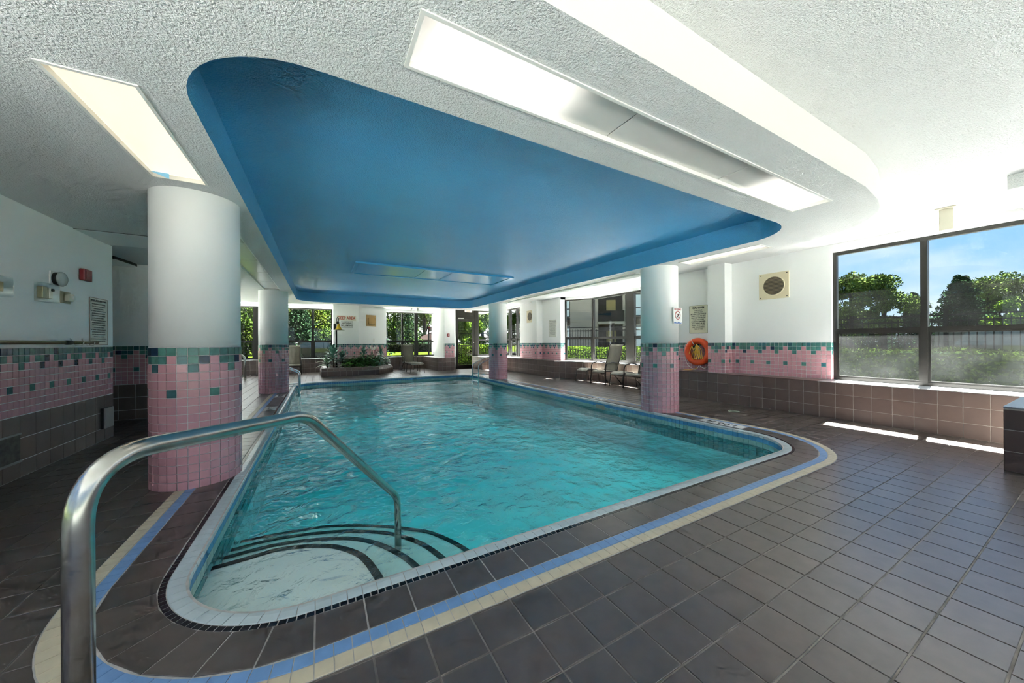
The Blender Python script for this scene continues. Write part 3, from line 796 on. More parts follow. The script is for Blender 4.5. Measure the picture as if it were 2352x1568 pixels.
def window(A, B, z0, z1, mull, rail, label, fog=True, depth=0.07, edge=0.045, post=None, sash=True):
    """mull: (start, end) along A->B of upright members; rail: height of the cross rail"""
    WIN[0] += 1
    w = empty('window_%d' % WIN[0], (0, 0, 0), kind='structure', label=label)
    n = facing(A, B); A3, B3 = Vector((*A, 0)), Vector((*B, 0)); u = (B3 - A3).normalized(); L = (B3 - A3).length
    M = frame(A3, u, n)   # local x along, y up, z into the room
    def bar(name, x0, x1, y0, y1, d0=-depth / 2, d1=depth / 2, m=M_bronze):
        b = MB(); b.box((x0, y0, d0), (x1, y1, d1), M=M); return b.obj(name, m, w)
    bar('head', 0, L, z1 - edge, z1); bar('bottom_rail', 0, L, z0, z0 + edge)
    bar('jamb', 0, edge, z0 + edge, z1 - edge); bar('jamb', L - edge, L, z0 + edge, z1 - edge)
    cuts = [(0, edge)] + list(mull) + [(L - edge, L)]
    for a, c in mull:
        bar('mullion', a, c, z0 + edge, z1 - edge, -depth / 2, depth / 2 + 0.015)
    for (a0, a1), (c0, c1) in zip(cuts, cuts[1:]):
        bar('cross_rail', a1, c0, rail - 0.03, rail + 0.025)
        b = MB(); b.box((a1, rail + 0.025, -0.004), (c0, z1 - edge, 0.004), M=M); b.obj('pane', G_clear, w)
        b = MB(); b.box((a1, z0 + edge, -0.004), (c0, rail - 0.03, 0.004), M=M); b.obj('pane', G_fog if fog else G_clear, w)
        if sash:
            s = 0.022
            for q in ((a1, a1 + s, z0 + edge, rail - 0.03), (c0 - s, c0, z0 + edge, rail - 0.03), (a1 + s, c0 - s, z0 + edge, z0 + edge + s), (a1 + s, c0 - s, rail - 0.03 - s, rail - 0.03)):
                bar('sash', *q, 0.006, 0.022, M_bronze)
    return w
window((7.25, 2.32), (7.25, -0.62), 0.556, 2.585, [(0.925, 0.99), (1.87, 1.935)], 1.335, 'large dark framed window on the right looking onto hedge and fence')
window(BAY[0], BAY[1], 0.556, 2.62, [], 1.32, 'angled bay window pane beside the pool chairs', fog=False)
window((7.85, 8.58), (7.85, 6.05), 0.556, 2.62, [(1.42, 1.72)], 1.32, 'bay window with a wide brown post behind the pool chairs', fog=False, edge=0.05)
window(BAY[2], BAY[3], 0.556, 2.62, [], 1.32, 'angled bay window pane hidden by the right column', fog=False)
window((7.25, 14.72), (7.25, 12.16), 0.556, 2.62, [(1.50, 1.66), (2.16, 2.22)], 1.32, 'narrow window beside the far right column', fog=False)
window((-3.3, 16.6), (0.45, 16.6), 0.556, 2.63, [(1.02, 1.18), (1.98, 2.06), (2.98, 3.08)], 1.28, 'wide far left window looking onto trees and a parked car', fog=False)
window((2.6, 16.5), (4.86, 16.5), 0.556, 2.60, [(0.70, 0.77), (1.30, 1.45)], 1.27, 'far window looking onto lawn, trees and a flag', fog=False, edge=0.035)
window((7.2, -3.53), (-2.33, -3.53), 0.3, 2.62, [(1.15 * k, 1.15 * k + 0.07) for k in range(1, 8)], 1.3, 'wide unseen window added behind the viewer to let in daylight', fog=False, sash=False)  # added window out of view, lets daylight into the near end
window((-2.46, -3.45), (-2.46, 1.8), 0.55, 2.6, [(1.3 * k, 1.3 * k + 0.07) for k in range(1, 4)], 1.3, 'unseen window added in the left wall beside the viewer for daylight', fog=False, sash=False)  # added opening out of view, brings daylight in from the left
window((-3.45, 9.0), (-3.45, 15.8), 0.55, 2.6, [(1.3 * k, 1.3 * k + 0.07) for k in range(1, 5)], 1.3, 'unseen window added in the left wall beyond the alcove for daylight', fog=False, sash=False)  # added window out of view, lights the far left side
# door with transom and sidelight
door = empty('door_1', (0, 0, 0), kind='structure', label='dark brown glazed exit door with metal frame')
M = frame((5.32, 14.75, 0), (1, 0, 0), (0, -1, 0))
def dbar(name, x0, x1, y0, y1, d0=-0.04, d1=0.04, m=M_frame_in):
    b = MB(); b.box((x0, y0, d0), (x1, y1, d1), M=M); return b.obj(name, m, door)
dbar('frame', 0.0, 0.05, 0, 2.655); dbar('frame', 0.92, 1.07, 0, 2.655); dbar('frame', 0.05, 0.92, 2.24, 2.29); dbar('transom_panel', 0.05, 0.92, 2.29, 2.655, -0.02, 0.02)
for q in ((0.05, 0.12, 0.0, 2.235), (0.80, 0.92, 0.0, 2.235), (0.12, 0.80, 2.14, 2.235), (0.12, 0.80, 0.0, 0.17)):
    dbar('leaf_rail', *q, -0.025, 0.025)
dbar('push_bar', 0.10, 0.86, 1.03, 1.07, 0.03, 0.06)
b = MB(); b.box((0.12, 0.17, -0.004), (0.80, 2.14, 0.004), M=M); b.obj('pane', G_door, door)
dbar('door_closer', 0.08, 0.36, 2.25, 2.30, 0.04, 0.09, M_steel)
dbar('lock', 0.84, 0.875, 1.17, 1.22, 0.025, 0.045, M_steel)
window((6.39, 14.75), (7.22, 14.75), 0.556, 2.655, [], 1.30, 'sidelight beside the exit door', fog=False)

# ================================================================== RAILS AND LADDERS
def tube_obj(name, pts, r, m, parent=None, n=16, **kw):
    b = MB(); b.tube(pts, r, n); return b.obj(name, m, parent, smooth=True, **kw)
rail = empty('handrail', (-0.46, 1.11, 0), label='brushed steel handrail rising from the deck and dropping into the pool steps', cat='handrail')
A, B = Vector((-0.46, 1.111, 0)), Vector((0.506, 2.690, 0))
hd = (B - A).normalized(); Lr = (B - A).length
prof = [(0, 0.0), (0, 0.925), (0.765, 0.862), (1.85, 0.012), (1.85, -0.375)]
pts = [hd * s + Vector((0, 0, z)) for s, z in prof]
tube_obj('bar', fillet(pts, [0.14, 0.30, 0.20], 12), 0.0238, M_steel, rail, 28)
b = MB(); b.lathe([(0.05, 0.005), (0.05, 0.012), (0.03, 0.016), (0.0245, 0.02)], 24); b.obj('deck_flange', M_steel, rail, smooth=True)
def ladder(x, ys, sx, label):
    """sx: direction towards the deck"""
    t = empty('pool_ladder', (x, sum(ys) / 2, 0), label=label, cat='ladder', group='pool ladders'); c = sum(ys) / 2
    for y in ys:
        p = fillet([(sx * 0.72, y - c, 0), (sx * 0.72, y - c, 0.66), (sx * 0.50, y - c, 0.66), (0, y - c, 0.42), (0, y - c, -0.95)], [0.12, 0.12, 0.10], 7)
        tube_obj('rail', p, 0.0215, M_chrome, t, 14)
        tube_obj('brace', [(0, y - c, 0.10), (sx * 0.72, y - c, 0.10)], 0.016, M_chrome, t, 10)
    for z in (-0.13, -0.40, -0.68):
        b = MB(); b.box((-0.04, ys[0] - c, z - 0.012), (0.04, ys[1] - c, z + 0.012)); b.obj('tread', M_white, t)
ladder(-0.485, (10.35, 10.85), -1, 'steel pool ladder beside the far left column')
ladder(4.62, (10.6, 11.1), 1, 'steel pool ladder beside the far right column')
t = empty('grab_rail', (-2.09, 13.69, 0), label='curved steel grab rail seen just past the near column', cat='handrail')
tube_obj('bar', fillet([(0, 0, 0), (0, 0, 0.84), (-0.9, 0, 0.84), (-0.9, 0, 0)], 0.22, 8), 0.03, M_steel, t, 12)
for x in (0, -0.9):
    b = MB(); b.lathe([(0.06, 0.002), (0.06, 0.012), (0.035, 0.016)], 16, Matrix.Translation((x, 0, 0))); b.obj('deck_flange', M_steel, t)

# ================================================================== CHAIRS
M_bronzetube = mat('brown chair tube', (0.040, 0.030, 0.024), 0.35)
M_sling = mat('taupe sling fabric', (0.32, 0.30, 0.255), 0.8, bump=0.2, bscale=500, bdist=0.001, vary=0.1, vscale=15)
M_slingd = mat('olive sling fabric', (0.21, 0.195, 0.155), 0.8, bump=0.2, bscale=500, bdist=0.001, vary=0.1, vscale=15)
def sheet(prof, w, th=0.012):
    """fabric swept across the chair: prof is (y, z) from front to back"""
    b = MB(); P = smooth_path([(0, y, z) for y, z in prof], 6); n = len(P)
    v = [(-w / 2, p.y, p.z) for p in P] + [(w / 2, p.y, p.z) for p in P]
    d = [(a, b_, c - th) for a, b_, c in v]
    f = [(i, i + 1, n + i + 1, n + i) for i in range(n - 1)]
    k = 2 * n
    b._add(v + d, f + [(k + n + i, k + n + i + 1, k + i + 1, k + i) for i in range(n - 1)] + [(i, k + i, k + i + 1, i + 1) for i in range(n - 1)]
           + [(n + i + 1, k + n + i + 1, k + n + i, n + i) for i in range(n - 1)] + [(0, n, k + n, k), (n - 1, k + n - 1, k + 2 * n - 1, 2 * n - 1)])
    return b
def armchair(loc, rz, label):
    t = empty('pool_chair', loc, rz, label=label, cat='chair', group='sling pool chairs')
    w = 0.50
    b = sheet([(-0.27, 0.345), (-0.24, 0.385), (-0.18, 0.392), (0.0, 0.372), (0.18, 0.355), (0.22, 0.37)], w - 0.04); b.obj('seat', M_sling, t, smooth=True)
    bk = [(0.21, 0.345), (0.25, 0.50), (0.33, 0.72), (0.385, 0.92), (0.42, 1.06), (0.47, 1.10)]
    b = MB(); P = smooth_path([(0, y, z) for y, z in bk], 6); n = len(P)
    v = []
    for s in (-1, 1):
        for off in (0, 0.012):
            v += [(s * (w - 0.04) / 2, p.y + off, p.z) for p in P]
    b._add(v, [(i, i + 1, 2 * n + i + 1, 2 * n + i) for i in range(n - 1)] + [(3 * n + i, 3 * n + i + 1, n + i + 1, n + i) for i in range(n - 1)]
           + [(i, n + i, n + i + 1, i + 1) for i in range(n - 1)] + [(2 * n + i + 1, 3 * n + i + 1, 3 * n + i, 2 * n + i) for i in range(n - 1)] + [(0, 2 * n, 3 * n, n), (n - 1, 2 * n - 1, 4 * n - 1, 3 * n - 1)])
    b.obj('backrest', M_slingd, t, smooth=True)
    for s in (-1, 1):
        x = s * w / 2
        tube_obj('back_post', smooth_path([(x - s * 0.01, y, z) for y, z in bk], 5), 0.012, M_bronzetube, t, 8)
        tube_obj('arm', fillet([(x + s * 0.03, -0.27, 0.0), (x + s * 0.03, -0.25, 0.585), (x + s * 0.03, 0.0, 0.62), (x + s * 0.01, 0.29, 0.575)], [0.16, 0.1], 6), 0.014, M_bronzetube, t, 10)
        tube_obj('seat_rail', smooth_path([(x, -0.265, 0.34), (x, -0.2, 0.375), (x, 0.0, 0.36), (x, 0.22, 0.345)], 4), 0.012, M_bronzetube, t, 8)
        tube_obj('leg', [(x, 0.02, 0.35), (x + s * 0.01, 0.36, 0.0)], 0.013, M_bronzetube, t, 8)
    tube_obj('cross_rail', [(-w / 2, -0.245, 0.315), (w / 2, -0.245, 0.315)], 0.011, M_bronzetube, t, 8)
    tube_obj('cross_rail', [(-w / 2, 0.205, 0.335), (w / 2, 0.205, 0.335)], 0.011, M_bronzetube, t, 8)
    return t
def ottoman(loc, rz, label, w=0.44, d=0.46):
    t = empty('ottoman', loc, rz, label=label, cat='footrest', group='sling ottomans by the pool chairs')
    b = sheet([(-d / 2, 0.325), (-d / 2 + 0.03, 0.365), (-d / 2 + 0.1, 0.385), (0, 0.39), (d / 2 - 0.1, 0.385), (d / 2 - 0.03, 0.365), (d / 2, 0.325)], w - 0.03); b.obj('seat', M_sling, t, smooth=True)
    for s in (-1, 1):
        tube_obj('side_rail', smooth_path([(s * w / 2, -d / 2, 0.33), (s * w / 2, -d / 2 + 0.1, 0.37), (s * w / 2, d / 2 - 0.1, 0.37), (s * w / 2, d / 2, 0.33)], 4), 0.012, M_bronzetube, t, 8)
        for q in (-1, 1):
            tube_obj('leg', [(s * w / 2, q * (d / 2 - 0.02), 0.34), (s * (w / 2 + 0.02), q * (d / 2 + 0.02), 0.0)], 0.012, M_bronzetube, t, 8)
    for q in (-1, 1):
        tube_obj('cross_rail', [(-w / 2, q * (d / 2 - 0.02), 0.315), (w / 2, q * (d / 2 - 0.02), 0.315)], 0.01, M_bronzetube, t, 8)
    return t
armchair((6.98, 7.165, 0), -math.pi / 2, 'high-backed sling chair in the bay window, fully visible')
armchair((6.95, 5.93, 0), -math.pi / 2, 'sling chair half hidden behind the no diving column')
ottoman((7.0, 7.92, 0), -math.pi / 2, 'small sling footrest at the left end of the bay chairs')
ottoman((6.98, 6.52, 0), -math.pi / 2, 'sling footrest between the two bay window chairs')
armchair((3.33, 14.98, 0), 0.0, 'sling lounge chair standing right of the planter')
ottoman((3.31, 13.88, 0), 0.0, 'sling footrest in front of the chair right of the planter', 0.5, 0.7)
armchair((-0.92, 15.6, 0), 0.05, 'sling chair partly hidden by the far left column')

# ================================================================== SIGNS AND WRITING
def text(body, size, M, m, parent, name='lettering', align='CENTER', sx=1.0, space=1.0, weight=0.0):
    cu = bpy.data.curves.new(name, 'FONT'); cu.body = body; cu.size = size; cu.align_x = align; cu.align_y = 'CENTER'
    cu.extrude = 0.0006; cu.space_line = space; cu.resolution_u = 2; cu.offset = weight
    tmp = bpy.data.objects.new('tmp', cu)
    me = bpy.data.meshes.new_from_object(tmp); bpy.data.objects.remove(tmp)
    me.transform(M @ Matrix.Diagonal((sx, 1, 1, 1))); me.materials.clear(); me.materials.append(m); me.name = name
    return add(bpy.data.objects.new(name, me), parent)
def sign(P, n, w, h, label, cat='sign', m=M_white, edge=None, th=0.006):
    """flat board centred at P, facing n; returns the thing and its local frame (x right, y up, z out)"""
    n = Vector(n).normalized(); M = frame((0, 0, 0), UP.cross(n), n)
    t = empty('wall_sign', P, label=label, cat=cat)
    b = MB(); b.box((-w / 2, -h / 2, 0), (w / 2, h / 2, th), M=M); b.obj('board', m, t)
    if edge:
        b = MB(); e = 0.006
        for q in (((-w / 2, h / 2 - e), (w / 2, h / 2)), ((-w / 2, -h / 2), (w / 2, -h / 2 + e)), ((-w / 2, -h / 2), (-w / 2 + e, h / 2)), ((w / 2 - e, -h / 2), (w / 2, h / 2))):
            b.box((*q[0], th), (*q[1], th + 0.002), M=M)
        b.obj('border', edge, t)
    return t, M
M_paper = mat('cream sign board', (0.80, 0.77, 0.60), 0.5)
M_bluesign = mat('blue wave print', (0.10, 0.20, 0.45), 0.5)
M_olive = mat('olive sign edge', (0.30, 0.29, 0.18), 0.5)
t, M = sign((7.149, 4.535, 1.655), (-1, 0, 0), 0.41, 0.60, 'cream caution notice in black capitals above the lifebuoy', m=M_paper, edge=M_olive)
text('CAUTION', 0.062, M @ Matrix.Translation((0, 0.248, 0.007)), M_blacktext, t, sx=0.95, weight=0.002)
text('THIS POOL IS\nUNSUPERVISED\nBATHERS UNDER TWELVE\nYEARS OF AGE ARE NOT\nALLOWED WITHIN THE\nPOOL ENCLOSURE\nUNLESS ACCOMPANIED\nBY A PARENT OR HIS\nAGENT WHO IS NOT\nLESS THAN SIXTEEN\nYEARS OF AGE', 0.036, M @ Matrix.Translation((0, -0.01, 0.007)), M_blacktext, t, sx=0.82, space=1.12, weight=0.0008)
t, M = sign((7.149, 9.87, 1.66), (-1, 0, 0), 0.42, 0.60, 'white notice of pool regulations on the wall left of the bay window', m=mat('white notice board', (0.70, 0.71, 0.66), 0.5), edge=M_olive)
text('POOL REGULATIONS', 0.038, M @ Matrix.Translation((0, 0.25, 0.007)), M_blacktext, t)
for i in range(12):
    text(['NO RUNNING OR ROUGH PLAY', 'SHOWER BEFORE ENTERING', 'NO GLASS CONTAINERS'][i % 3], 0.024, M @ Matrix.Translation((-0.005, 0.195 - i * 0.037, 0.007)), M_blacktext, t)
t, M = sign((-2.329, 6.03, 1.448), (1, 0, 0), 0.385, 0.56, 'white sheet of pool regulations beside the wall corner on the left', m=mat('aged white notice', (0.68, 0.67, 0.60), 0.5), edge=mat('brown sign edge', (0.22, 0.15, 0.11), 0.5))
text('POOL REGULATIONS', 0.034, M @ Matrix.Translation((0, 0.245, 0.007)), M_blacktext, t)
for i in range(17):
    text(['NO PERSON SHALL ENTER THE POOL', 'DECK WITH ANY GLASS CONTAINER', 'SHOWER BEFORE ENTERING', 'NO RUNNING OR ROUGH PLAY ON DECK'][i % 4], 0.0165, M @ Matrix.Translation((-0.005, 0.205 - i * 0.0275, 0.007)), M_greytext, t)
t, M = sign((0.92, 15.262, 2.18), (0, -1, 0), 0.70, 0.205, 'white board reading DEEP AREA in red letters above the planter', m=mat('sign cream white', (0.74, 0.70, 0.60), 0.5))
text('DEEP AREA', 0.165, M @ Matrix.Translation((0, 0, 0.007)), mat('orange red lettering', (0.45, 0.045, 0.02), 0.5), t, sx=0.78, weight=0.004)
t, M = sign((0.93, 15.262, 1.93), (0, -1, 0), 0.43, 0.265, 'small white no diving no jumping sign under the DEEP AREA board', edge=M_blacktext)
text('NO DIVING\nNO JUMPING', 0.088, M @ Matrix.Translation((0, 0, 0.007)), M_blacktext, t, sx=0.78, weight=0.002)
t, M = sign((5.165, 3.637, 1.60), (0, -1, 0), 0.225, 0.27, 'white no diving sign with a crossed-out diver on the right column')
text('NO DIVING', 0.040, M @ Matrix.Translation((0, 0.105, 0.007)), M_redtext, t, sx=0.85, weight=0.001)
b = MB(); b.torus(0.066, 0.006, 36, 8, M @ Matrix.Translation((0, 0.012, 0.007)), sz=0.3); b.obj('red_ring', M_redtext, t)
b = MB(); Ms = M @ Matrix.Translation((0, 0.012, 0.008)) @ Matrix.Rotation(math.radians(-45), 4, 'Z'); b.box((-0.064, -0.005, -0.001), (0.064, 0.005, 0.001), M=Ms); b.obj('slash', M_redtext, t)
b = MB(); Md = M @ Matrix.Translation((0.0, 0.012, 0.007)); b.tube([Md @ Vector(p) for p in ((0.035, 0.045, 0), (0.005, 0.0, 0), (-0.015, -0.03, 0))], [0.004, 0.007, 0.005], 6)
b.tube([Md @ Vector(p) for p in ((0.01, 0.005, 0), (0.05, 0.008, 0))], 0.003, 6); b.tube([Md @ Vector(p) for p in ((-0.04, -0.035, 0), (0.0, -0.03, 0), (0.045, -0.04, 0))], 0.003, 6); b.obj('diver', M_blacktext, t)
b = MB(); W = [(-0.095 + 0.19 * i / 16, -0.105 + 0.008 * math.sin(i * 0.8)) for i in range(17)]
b._add([M @ Vector((x, y, 0.0068)) for x, y in W] + [M @ Vector((x, -0.125, 0.0068)) for x, y in W], [(i, 17 + i, 18 + i, i + 1) for i in range(16)]); b.obj('wave', M_bluesign, t)
t, M = sign((5.89, 14.66, 2.605), (0, -1, 0), 0.34, 0.10, 'white exit sign with red letters above the far door', m=mat('exit sign face', (0.78, 0.72, 0.66), 0.4), th=0.05)
text('EXIT', 0.095, M @ Matrix.Translation((0, 0, 0.051)), mat('exit red', (0.50, 0.05, 0.03), 0.5, emit=(1.0, 0.12, 0.06), estr=0.8), t, weight=0.002)
# depth markers set in the deck
M_marker = mat('white depth marker tile', (0.72, 0.72, 0.70), 0.3)
def marker(x, y, rz, w, h, body, label):
    t = empty('depth_marker', (x, y, 0.004), rz, label=label, cat='marker', group='depth markers in the pool border')
    b = MB(); b.box((-w / 2, -h / 2, -0.003), (w / 2, h / 2, 0.002)); b.obj('plate', M_marker, t)
    text(body, h * 0.72, Matrix.Translation((0, 0, 0.0022)), M_blacktext, t, sx=1.15, weight=0.003)
marker(5.005, 2.83, math.pi / 2, 0.60, 0.185, '1.00 M', 'white depth marker plate on the deck by the no diving column')
marker(5.005, 5.35, math.pi / 2, 0.40, 0.185, '1.20 M', 'white depth marker plate on the right deck beyond the no diving column')
marker(-0.79, 7.55, -math.pi / 2, 0.42, 0.185, '1.60 M', 'depth marker plate midway along the left pool edge')
marker(-0.79, 9.25, -math.pi / 2, 0.42, 0.185, '2.00 M', 'depth marker plate at the foot of the far left column')

# ================================================================== WALL FITTINGS
def plate_thing(name, P, n, label, cat, **kw):
    n = Vector(n).normalized()
    return empty(name, P, label=label, cat=cat, **kw), frame((0, 0, 0), UP.cross(n), n)
def fan(P, n, label, s=0.235):
    t, M = plate_thing('vent_grille', P, n, label, 'vent', group='round fan grilles on the right wall')
    b = MB(); b.bbox((-s, -s, 0), (s, s, 0.018), 0.006, M=M); b.obj('plate', M_ivory, t)
    b = MB(); b.lathe([(0.165, 0.017), (0.165, 0.021), (0.15, 0.021)], 40, M); b.obj('shade_disc', mat('fan shadow', (0.05, 0.042, 0.03), 0.6), t)  # dark disc, the shade behind the slats painted as colour
    b = MB(); b.torus(0.168, 0.009, 40, 8, M @ Matrix.Translation((0, 0, 0.02)), sz=0.8); b.obj('rim', M_ivory, t)
    M_sl = mat('tan fan slat', (0.24, 0.19, 0.12), 0.4)
    for k in range(-6, 7):
        y = k * 0.0235; x = math.sqrt(0.158 ** 2 - y * y)
        b = MB(); b.box((-x, y - 0.004, 0.022), (x, y + 0.006, 0.026), M=M); b.obj('slat', M_sl, t)
    for sx in (-1, 1):
        for sy in (-1, 1):
            b = MB(); b.lathe([(0.009, 0.018), (0.009, 0.021), (0.004, 0.022)], 10, M @ Matrix.Translation((sx * s * 0.87, sy * s * 0.87, 0))); b.obj('screw', M_blackpl, t)
fan((7.149, 3.115, 2.172), (-1, 0, 0), 'cream square fan grille with dark round louvre near the large window')
fan((7.149, 11.36, 2.18), (-1, 0, 0), 'cream fan grille half hidden by the far right pier')
nB = facing((1.37, 15.27), (2.55, 15.98))
t, M = plate_thing('vent_box', Vector((1.87, 15.57, 2.12)) + nB * 0.002, nB, 'tan square vent box on the wall right of the DEEP AREA sign', 'vent')
M_tan = mat('tan vent', (0.52, 0.32, 0.12), 0.45, vary=0.1)
b = MB(); b.bbox((-0.235, -0.235, 0), (0.235, 0.235, 0.03), 0.006, M=M); b.obj('plate', M_tan, t)
b = MB(); b.bbox((-0.15, -0.15, 0.03), (0.14, 0.12, 0.07), 0.008, M=M); b.obj('cover', mat('ochre vent cover', (0.50, 0.29, 0.09), 0.45), t)
b = MB(); b.box((0.14, -0.16, 0.03), (0.165, 0.13, 0.05), M=M); b.obj('side_lip', mat('dark ochre', (0.22, 0.12, 0.04), 0.5), t)
t, M = plate_thing('wall_plate', Vector((1.99, 15.643, 1.29)) + nB * 0.002, nB, 'blank white cover plate below the tan vent box', 'cover plate')
b = MB(); b.bbox((-0.045, -0.09, 0), (0.045, 0.09, 0.008), 0.003, M=M); b.obj('plate', M_white, t); b = MB(); b.box((-0.03, -0.075, 0.008), (0.03, 0.075, 0.009), M=M); b.obj('insert', M_white, t)
nP = facing((4.56, 13.98), (5.03, 14.1))
t, M = plate_thing('fire_alarm_pull', Vector((4.72, 14.02, 1.50)) + nP * 0.002, nP, 'small red fire alarm pull station left of the exit door', 'fire alarm')
b = MB(); b.bbox((-0.055, -0.065, 0), (0.055, 0.065, 0.04), 0.008, M=M); b.obj('case', M_red, t); b = MB(); b.box((-0.025, -0.02, 0.04), (0.025, 0.025, 0.046), M=M); b.obj('handle', M_white, t)
LN = (1, 0, 0)
t, M = plate_thing('fire_alarm_horn', (-2.329, 5.727, 1.957), LN, 'red fire alarm box high on the left wall', 'fire alarm')
b = MB(); b.bbox((-0.075, -0.065, 0), (0.075, 0.065, 0.045), 0.01, M=M); b.obj('case', M_red, t); b = MB(); b.box((-0.05, -0.045, 0.045), (0.05, 0.045, 0.048), M=M); b.obj('cover', M_red, t)
b = MB(); b.lathe([(0.006, 0.048), (0.006, 0.053), (0.003, 0.055)], 10, M @ Matrix.Translation((-0.01, -0.01, 0))); b.obj('lamp', M_white, t)
t, M = plate_thing('alarm_bell', (-2.329, 5.245, 1.835), LN, 'round grey domed bell on the left wall above the thermostats', 'bell')
b = MB(); b.bbox((-0.075, -0.075, 0), (0.075, 0.075, 0.012), 0.004, M=M); b.obj('back_plate', M_white, t)
b = MB(); b.lathe([(0.066, 0.012), (0.068, 0.05)], 28, M); b.obj('base_ring', M_blackpl, t, smooth=True)
b = MB(); b.lathe([(0.072, 0.045), (0.073, 0.055), (0.064, 0.068), (0.045, 0.078), (0.02, 0.083), (0.004, 0.084)], 28, M); b.obj('dome', mat('grey bell dome', (0.42, 0.46, 0.46), 0.25), t, smooth=True)
G_guard = glass_mat('clear plastic guard', 0.10)
t, M = plate_thing('thermostat', (-2.329, 5.065, 1.675), LN, 'cream thermostat under a clear plastic guard on the left wall', 'thermostat', group='thermostats on the left wall')
b = MB(); b.bbox((-0.065, -0.055, 0), (0.065, 0.055, 0.04), 0.006, M=M); b.obj('case', mat('khaki plastic', (0.36, 0.32, 0.17), 0.4), t)
b = MB(); b.box((0.015, -0.05, 0.04), (0.06, 0.05, 0.046), M=M); b.obj('cover', M_ivory2, t)
b = MB(); b.lathe([(0.013, 0.046), (0.013, 0.06), (0.008, 0.062)], 14, M @ Matrix.Translation((0.045, 0.032, 0))); b.obj('knob', M_blackpl, t)
b = MB(); b.bbox((-0.105, -0.09, 0.0), (0.105, 0.09, 0.075), 0.012, M=M); b.obj('guard', G_guard, t)
t, M = plate_thing('thermostat', (-2.329, 5.41, 1.668), LN, 'cream wall dial thermostat to the right of the guarded one', 'thermostat', group='thermostats on the left wall')
b = MB(); b.bbox((-0.078, -0.062, 0), (0.078, 0.062, 0.008), 0.003, M=M); b.obj('plate', mat('beige plate', (0.42, 0.39, 0.27), 0.5), t)
b = MB(); b.bbox((-0.035, -0.04, 0.008), (0.055, 0.04, 0.05), 0.012, M=M); b.obj('case', M_ivory2, t)
b = MB(); b.box((0.015, -0.02, 0.05), (0.05, 0.02, 0.056), M=M); b.obj('switch', M_white, t)
t, M = plate_thing('thermostat', (-2.329, 4.50, 1.66), LN, 'clear guarded control cut off by the left edge', 'thermostat', group='thermostats on the left wall')
b = MB(); b.bbox((-0.05, -0.04, 0), (0.05, 0.04, 0.035), 0.006, M=M); b.obj('case', mat('brass control', (0.45, 0.30, 0.10), 0.35, 0.6), t); b = MB(); b.bbox((-0.09, -0.085, 0.0), (0.09, 0.085, 0.07), 0.012, M=M); b.obj('guard', G_guard, t)
# telescopic pole on hooks
t = empty('pool_pole', (-2.27, 4.2, 1.197), label='long gold telescopic pool pole hung along the left wall', cat='pole')
M_gold = mat('anodised gold tube', (0.36, 0.31, 0.15), 0.25, 0.9)
tube_obj('outer_tube', [(0, -1.2, 0), (0, 1.12, 0)], 0.0185, M_gold, t, 14); tube_obj('inner_tube', [(0, 1.12, 0), (0, 1.66, 0)], 0.0145, M_gold, t, 14)
tube_obj('collar', [(0, 1.07, 0), (0, 1.10, 0), (0, 1.17, 0), (0, 1.19, 0)], [0.02, 0.024, 0.023, 0.016], M_blackpl, t, 14)
for y in (1.29, 1.50):
    tube_obj('hook', fillet([(-0.058, y, 0.045), (-0.03, y, 0.0), (-0.02, y + 0.02, -0.035), (0.025, y + 0.03, -0.03), (0.03, y + 0.03, 0.01)], 0.015, 4), 0.005, M_white, t, 8)
# fittings low on the left wall
t, M = plate_thing('vent_grille', (-2.324, 4.60, 0.275), LN, 'scuffed dark metal vent low on the left wall', 'vent')
M_dirty = mat('scuffed dark metal', (0.055, 0.052, 0.045), 0.45, 0.5, color2=(0.12, 0.115, 0.10), vscale=18)
b = MB(); b.bbox((-0.16, -0.118, 0), (0.16, 0.118, 0.012), 0.004, M=M); b.obj('panel', M_dirty, t)
b = MB(); b.box((-0.165, -0.13, 0.006), (0.165, -0.112, 0.02), M=M); b.box((-0.165, 0.112, 0.006), (0.165, 0.125, 0.018), M=M); b.obj('lip', mat('worn metal lip', (0.30, 0.32, 0.32), 0.4, 0.6), t)
t, M = plate_thing('wall_box', (-2.324, 6.16, 0.28), LN, 'small raised cover box on the brown tiles by the wall corner', 'cover plate')
b = MB(); b.box((-0.11, -0.13, 0), (0.09, 0.12, 0.022), M=M); b.obj('box', M_blackpl, t); b = MB(); b.bbox((-0.085, -0.13, 0.02), (0.11, 0.115, 0.036), 0.005, M=M); b.obj('lid', mat('grey lid', (0.36, 0.34, 0.33), 0.35, 0.3), t)
# lifebuoy with its ropes
t = empty('lifebuoy', (7.07, 4.50, 0.955), label='orange ring lifebuoy with white and yellow rope on the right wall', cat='lifebuoy')
M_orange = mat('orange buoy plastic', (0.86, 0.095, 0.018), 0.35)
Mx = frame((0, 0, 0), (0, -1, 0), (-1, 0, 0))
b = MB(); b.torus(0.232, 0.066, 56, 16, Mx); b.obj('ring', M_orange, t, smooth=True)
M_rope = mat('white rope', (0.8625, 0.8050, 0.7820), 0.7); M_yrope = mat('yellow rope', (0.8680, 0.5320, 0.0840), 0.7)
def ang(a, r=0.30, out=0.0): return Mx @ Vector((r * math.cos(math.radians(a)), r * math.sin(math.radians(a)), out))
tube_obj('grab_line', smooth_path([ang(95, 0.30), ang(120, 0.305, 0.02), ang(150, 0.31, 0.03), ang(180, 0.305, 0.02), ang(205, 0.32, 0.02), ang(235, 0.36, 0.03), ang(262, 0.385, 0.02), ang(275, 0.30, 0.01)], 5), 0.006, M_rope, t, 8)
tube_obj('grab_line', smooth_path([ang(278, 0.30), ang(295, 0.38, 0.02), ang(320, 0.36, 0.02), ang(350, 0.31, 0.02)], 5), 0.006, M_rope, t, 8)
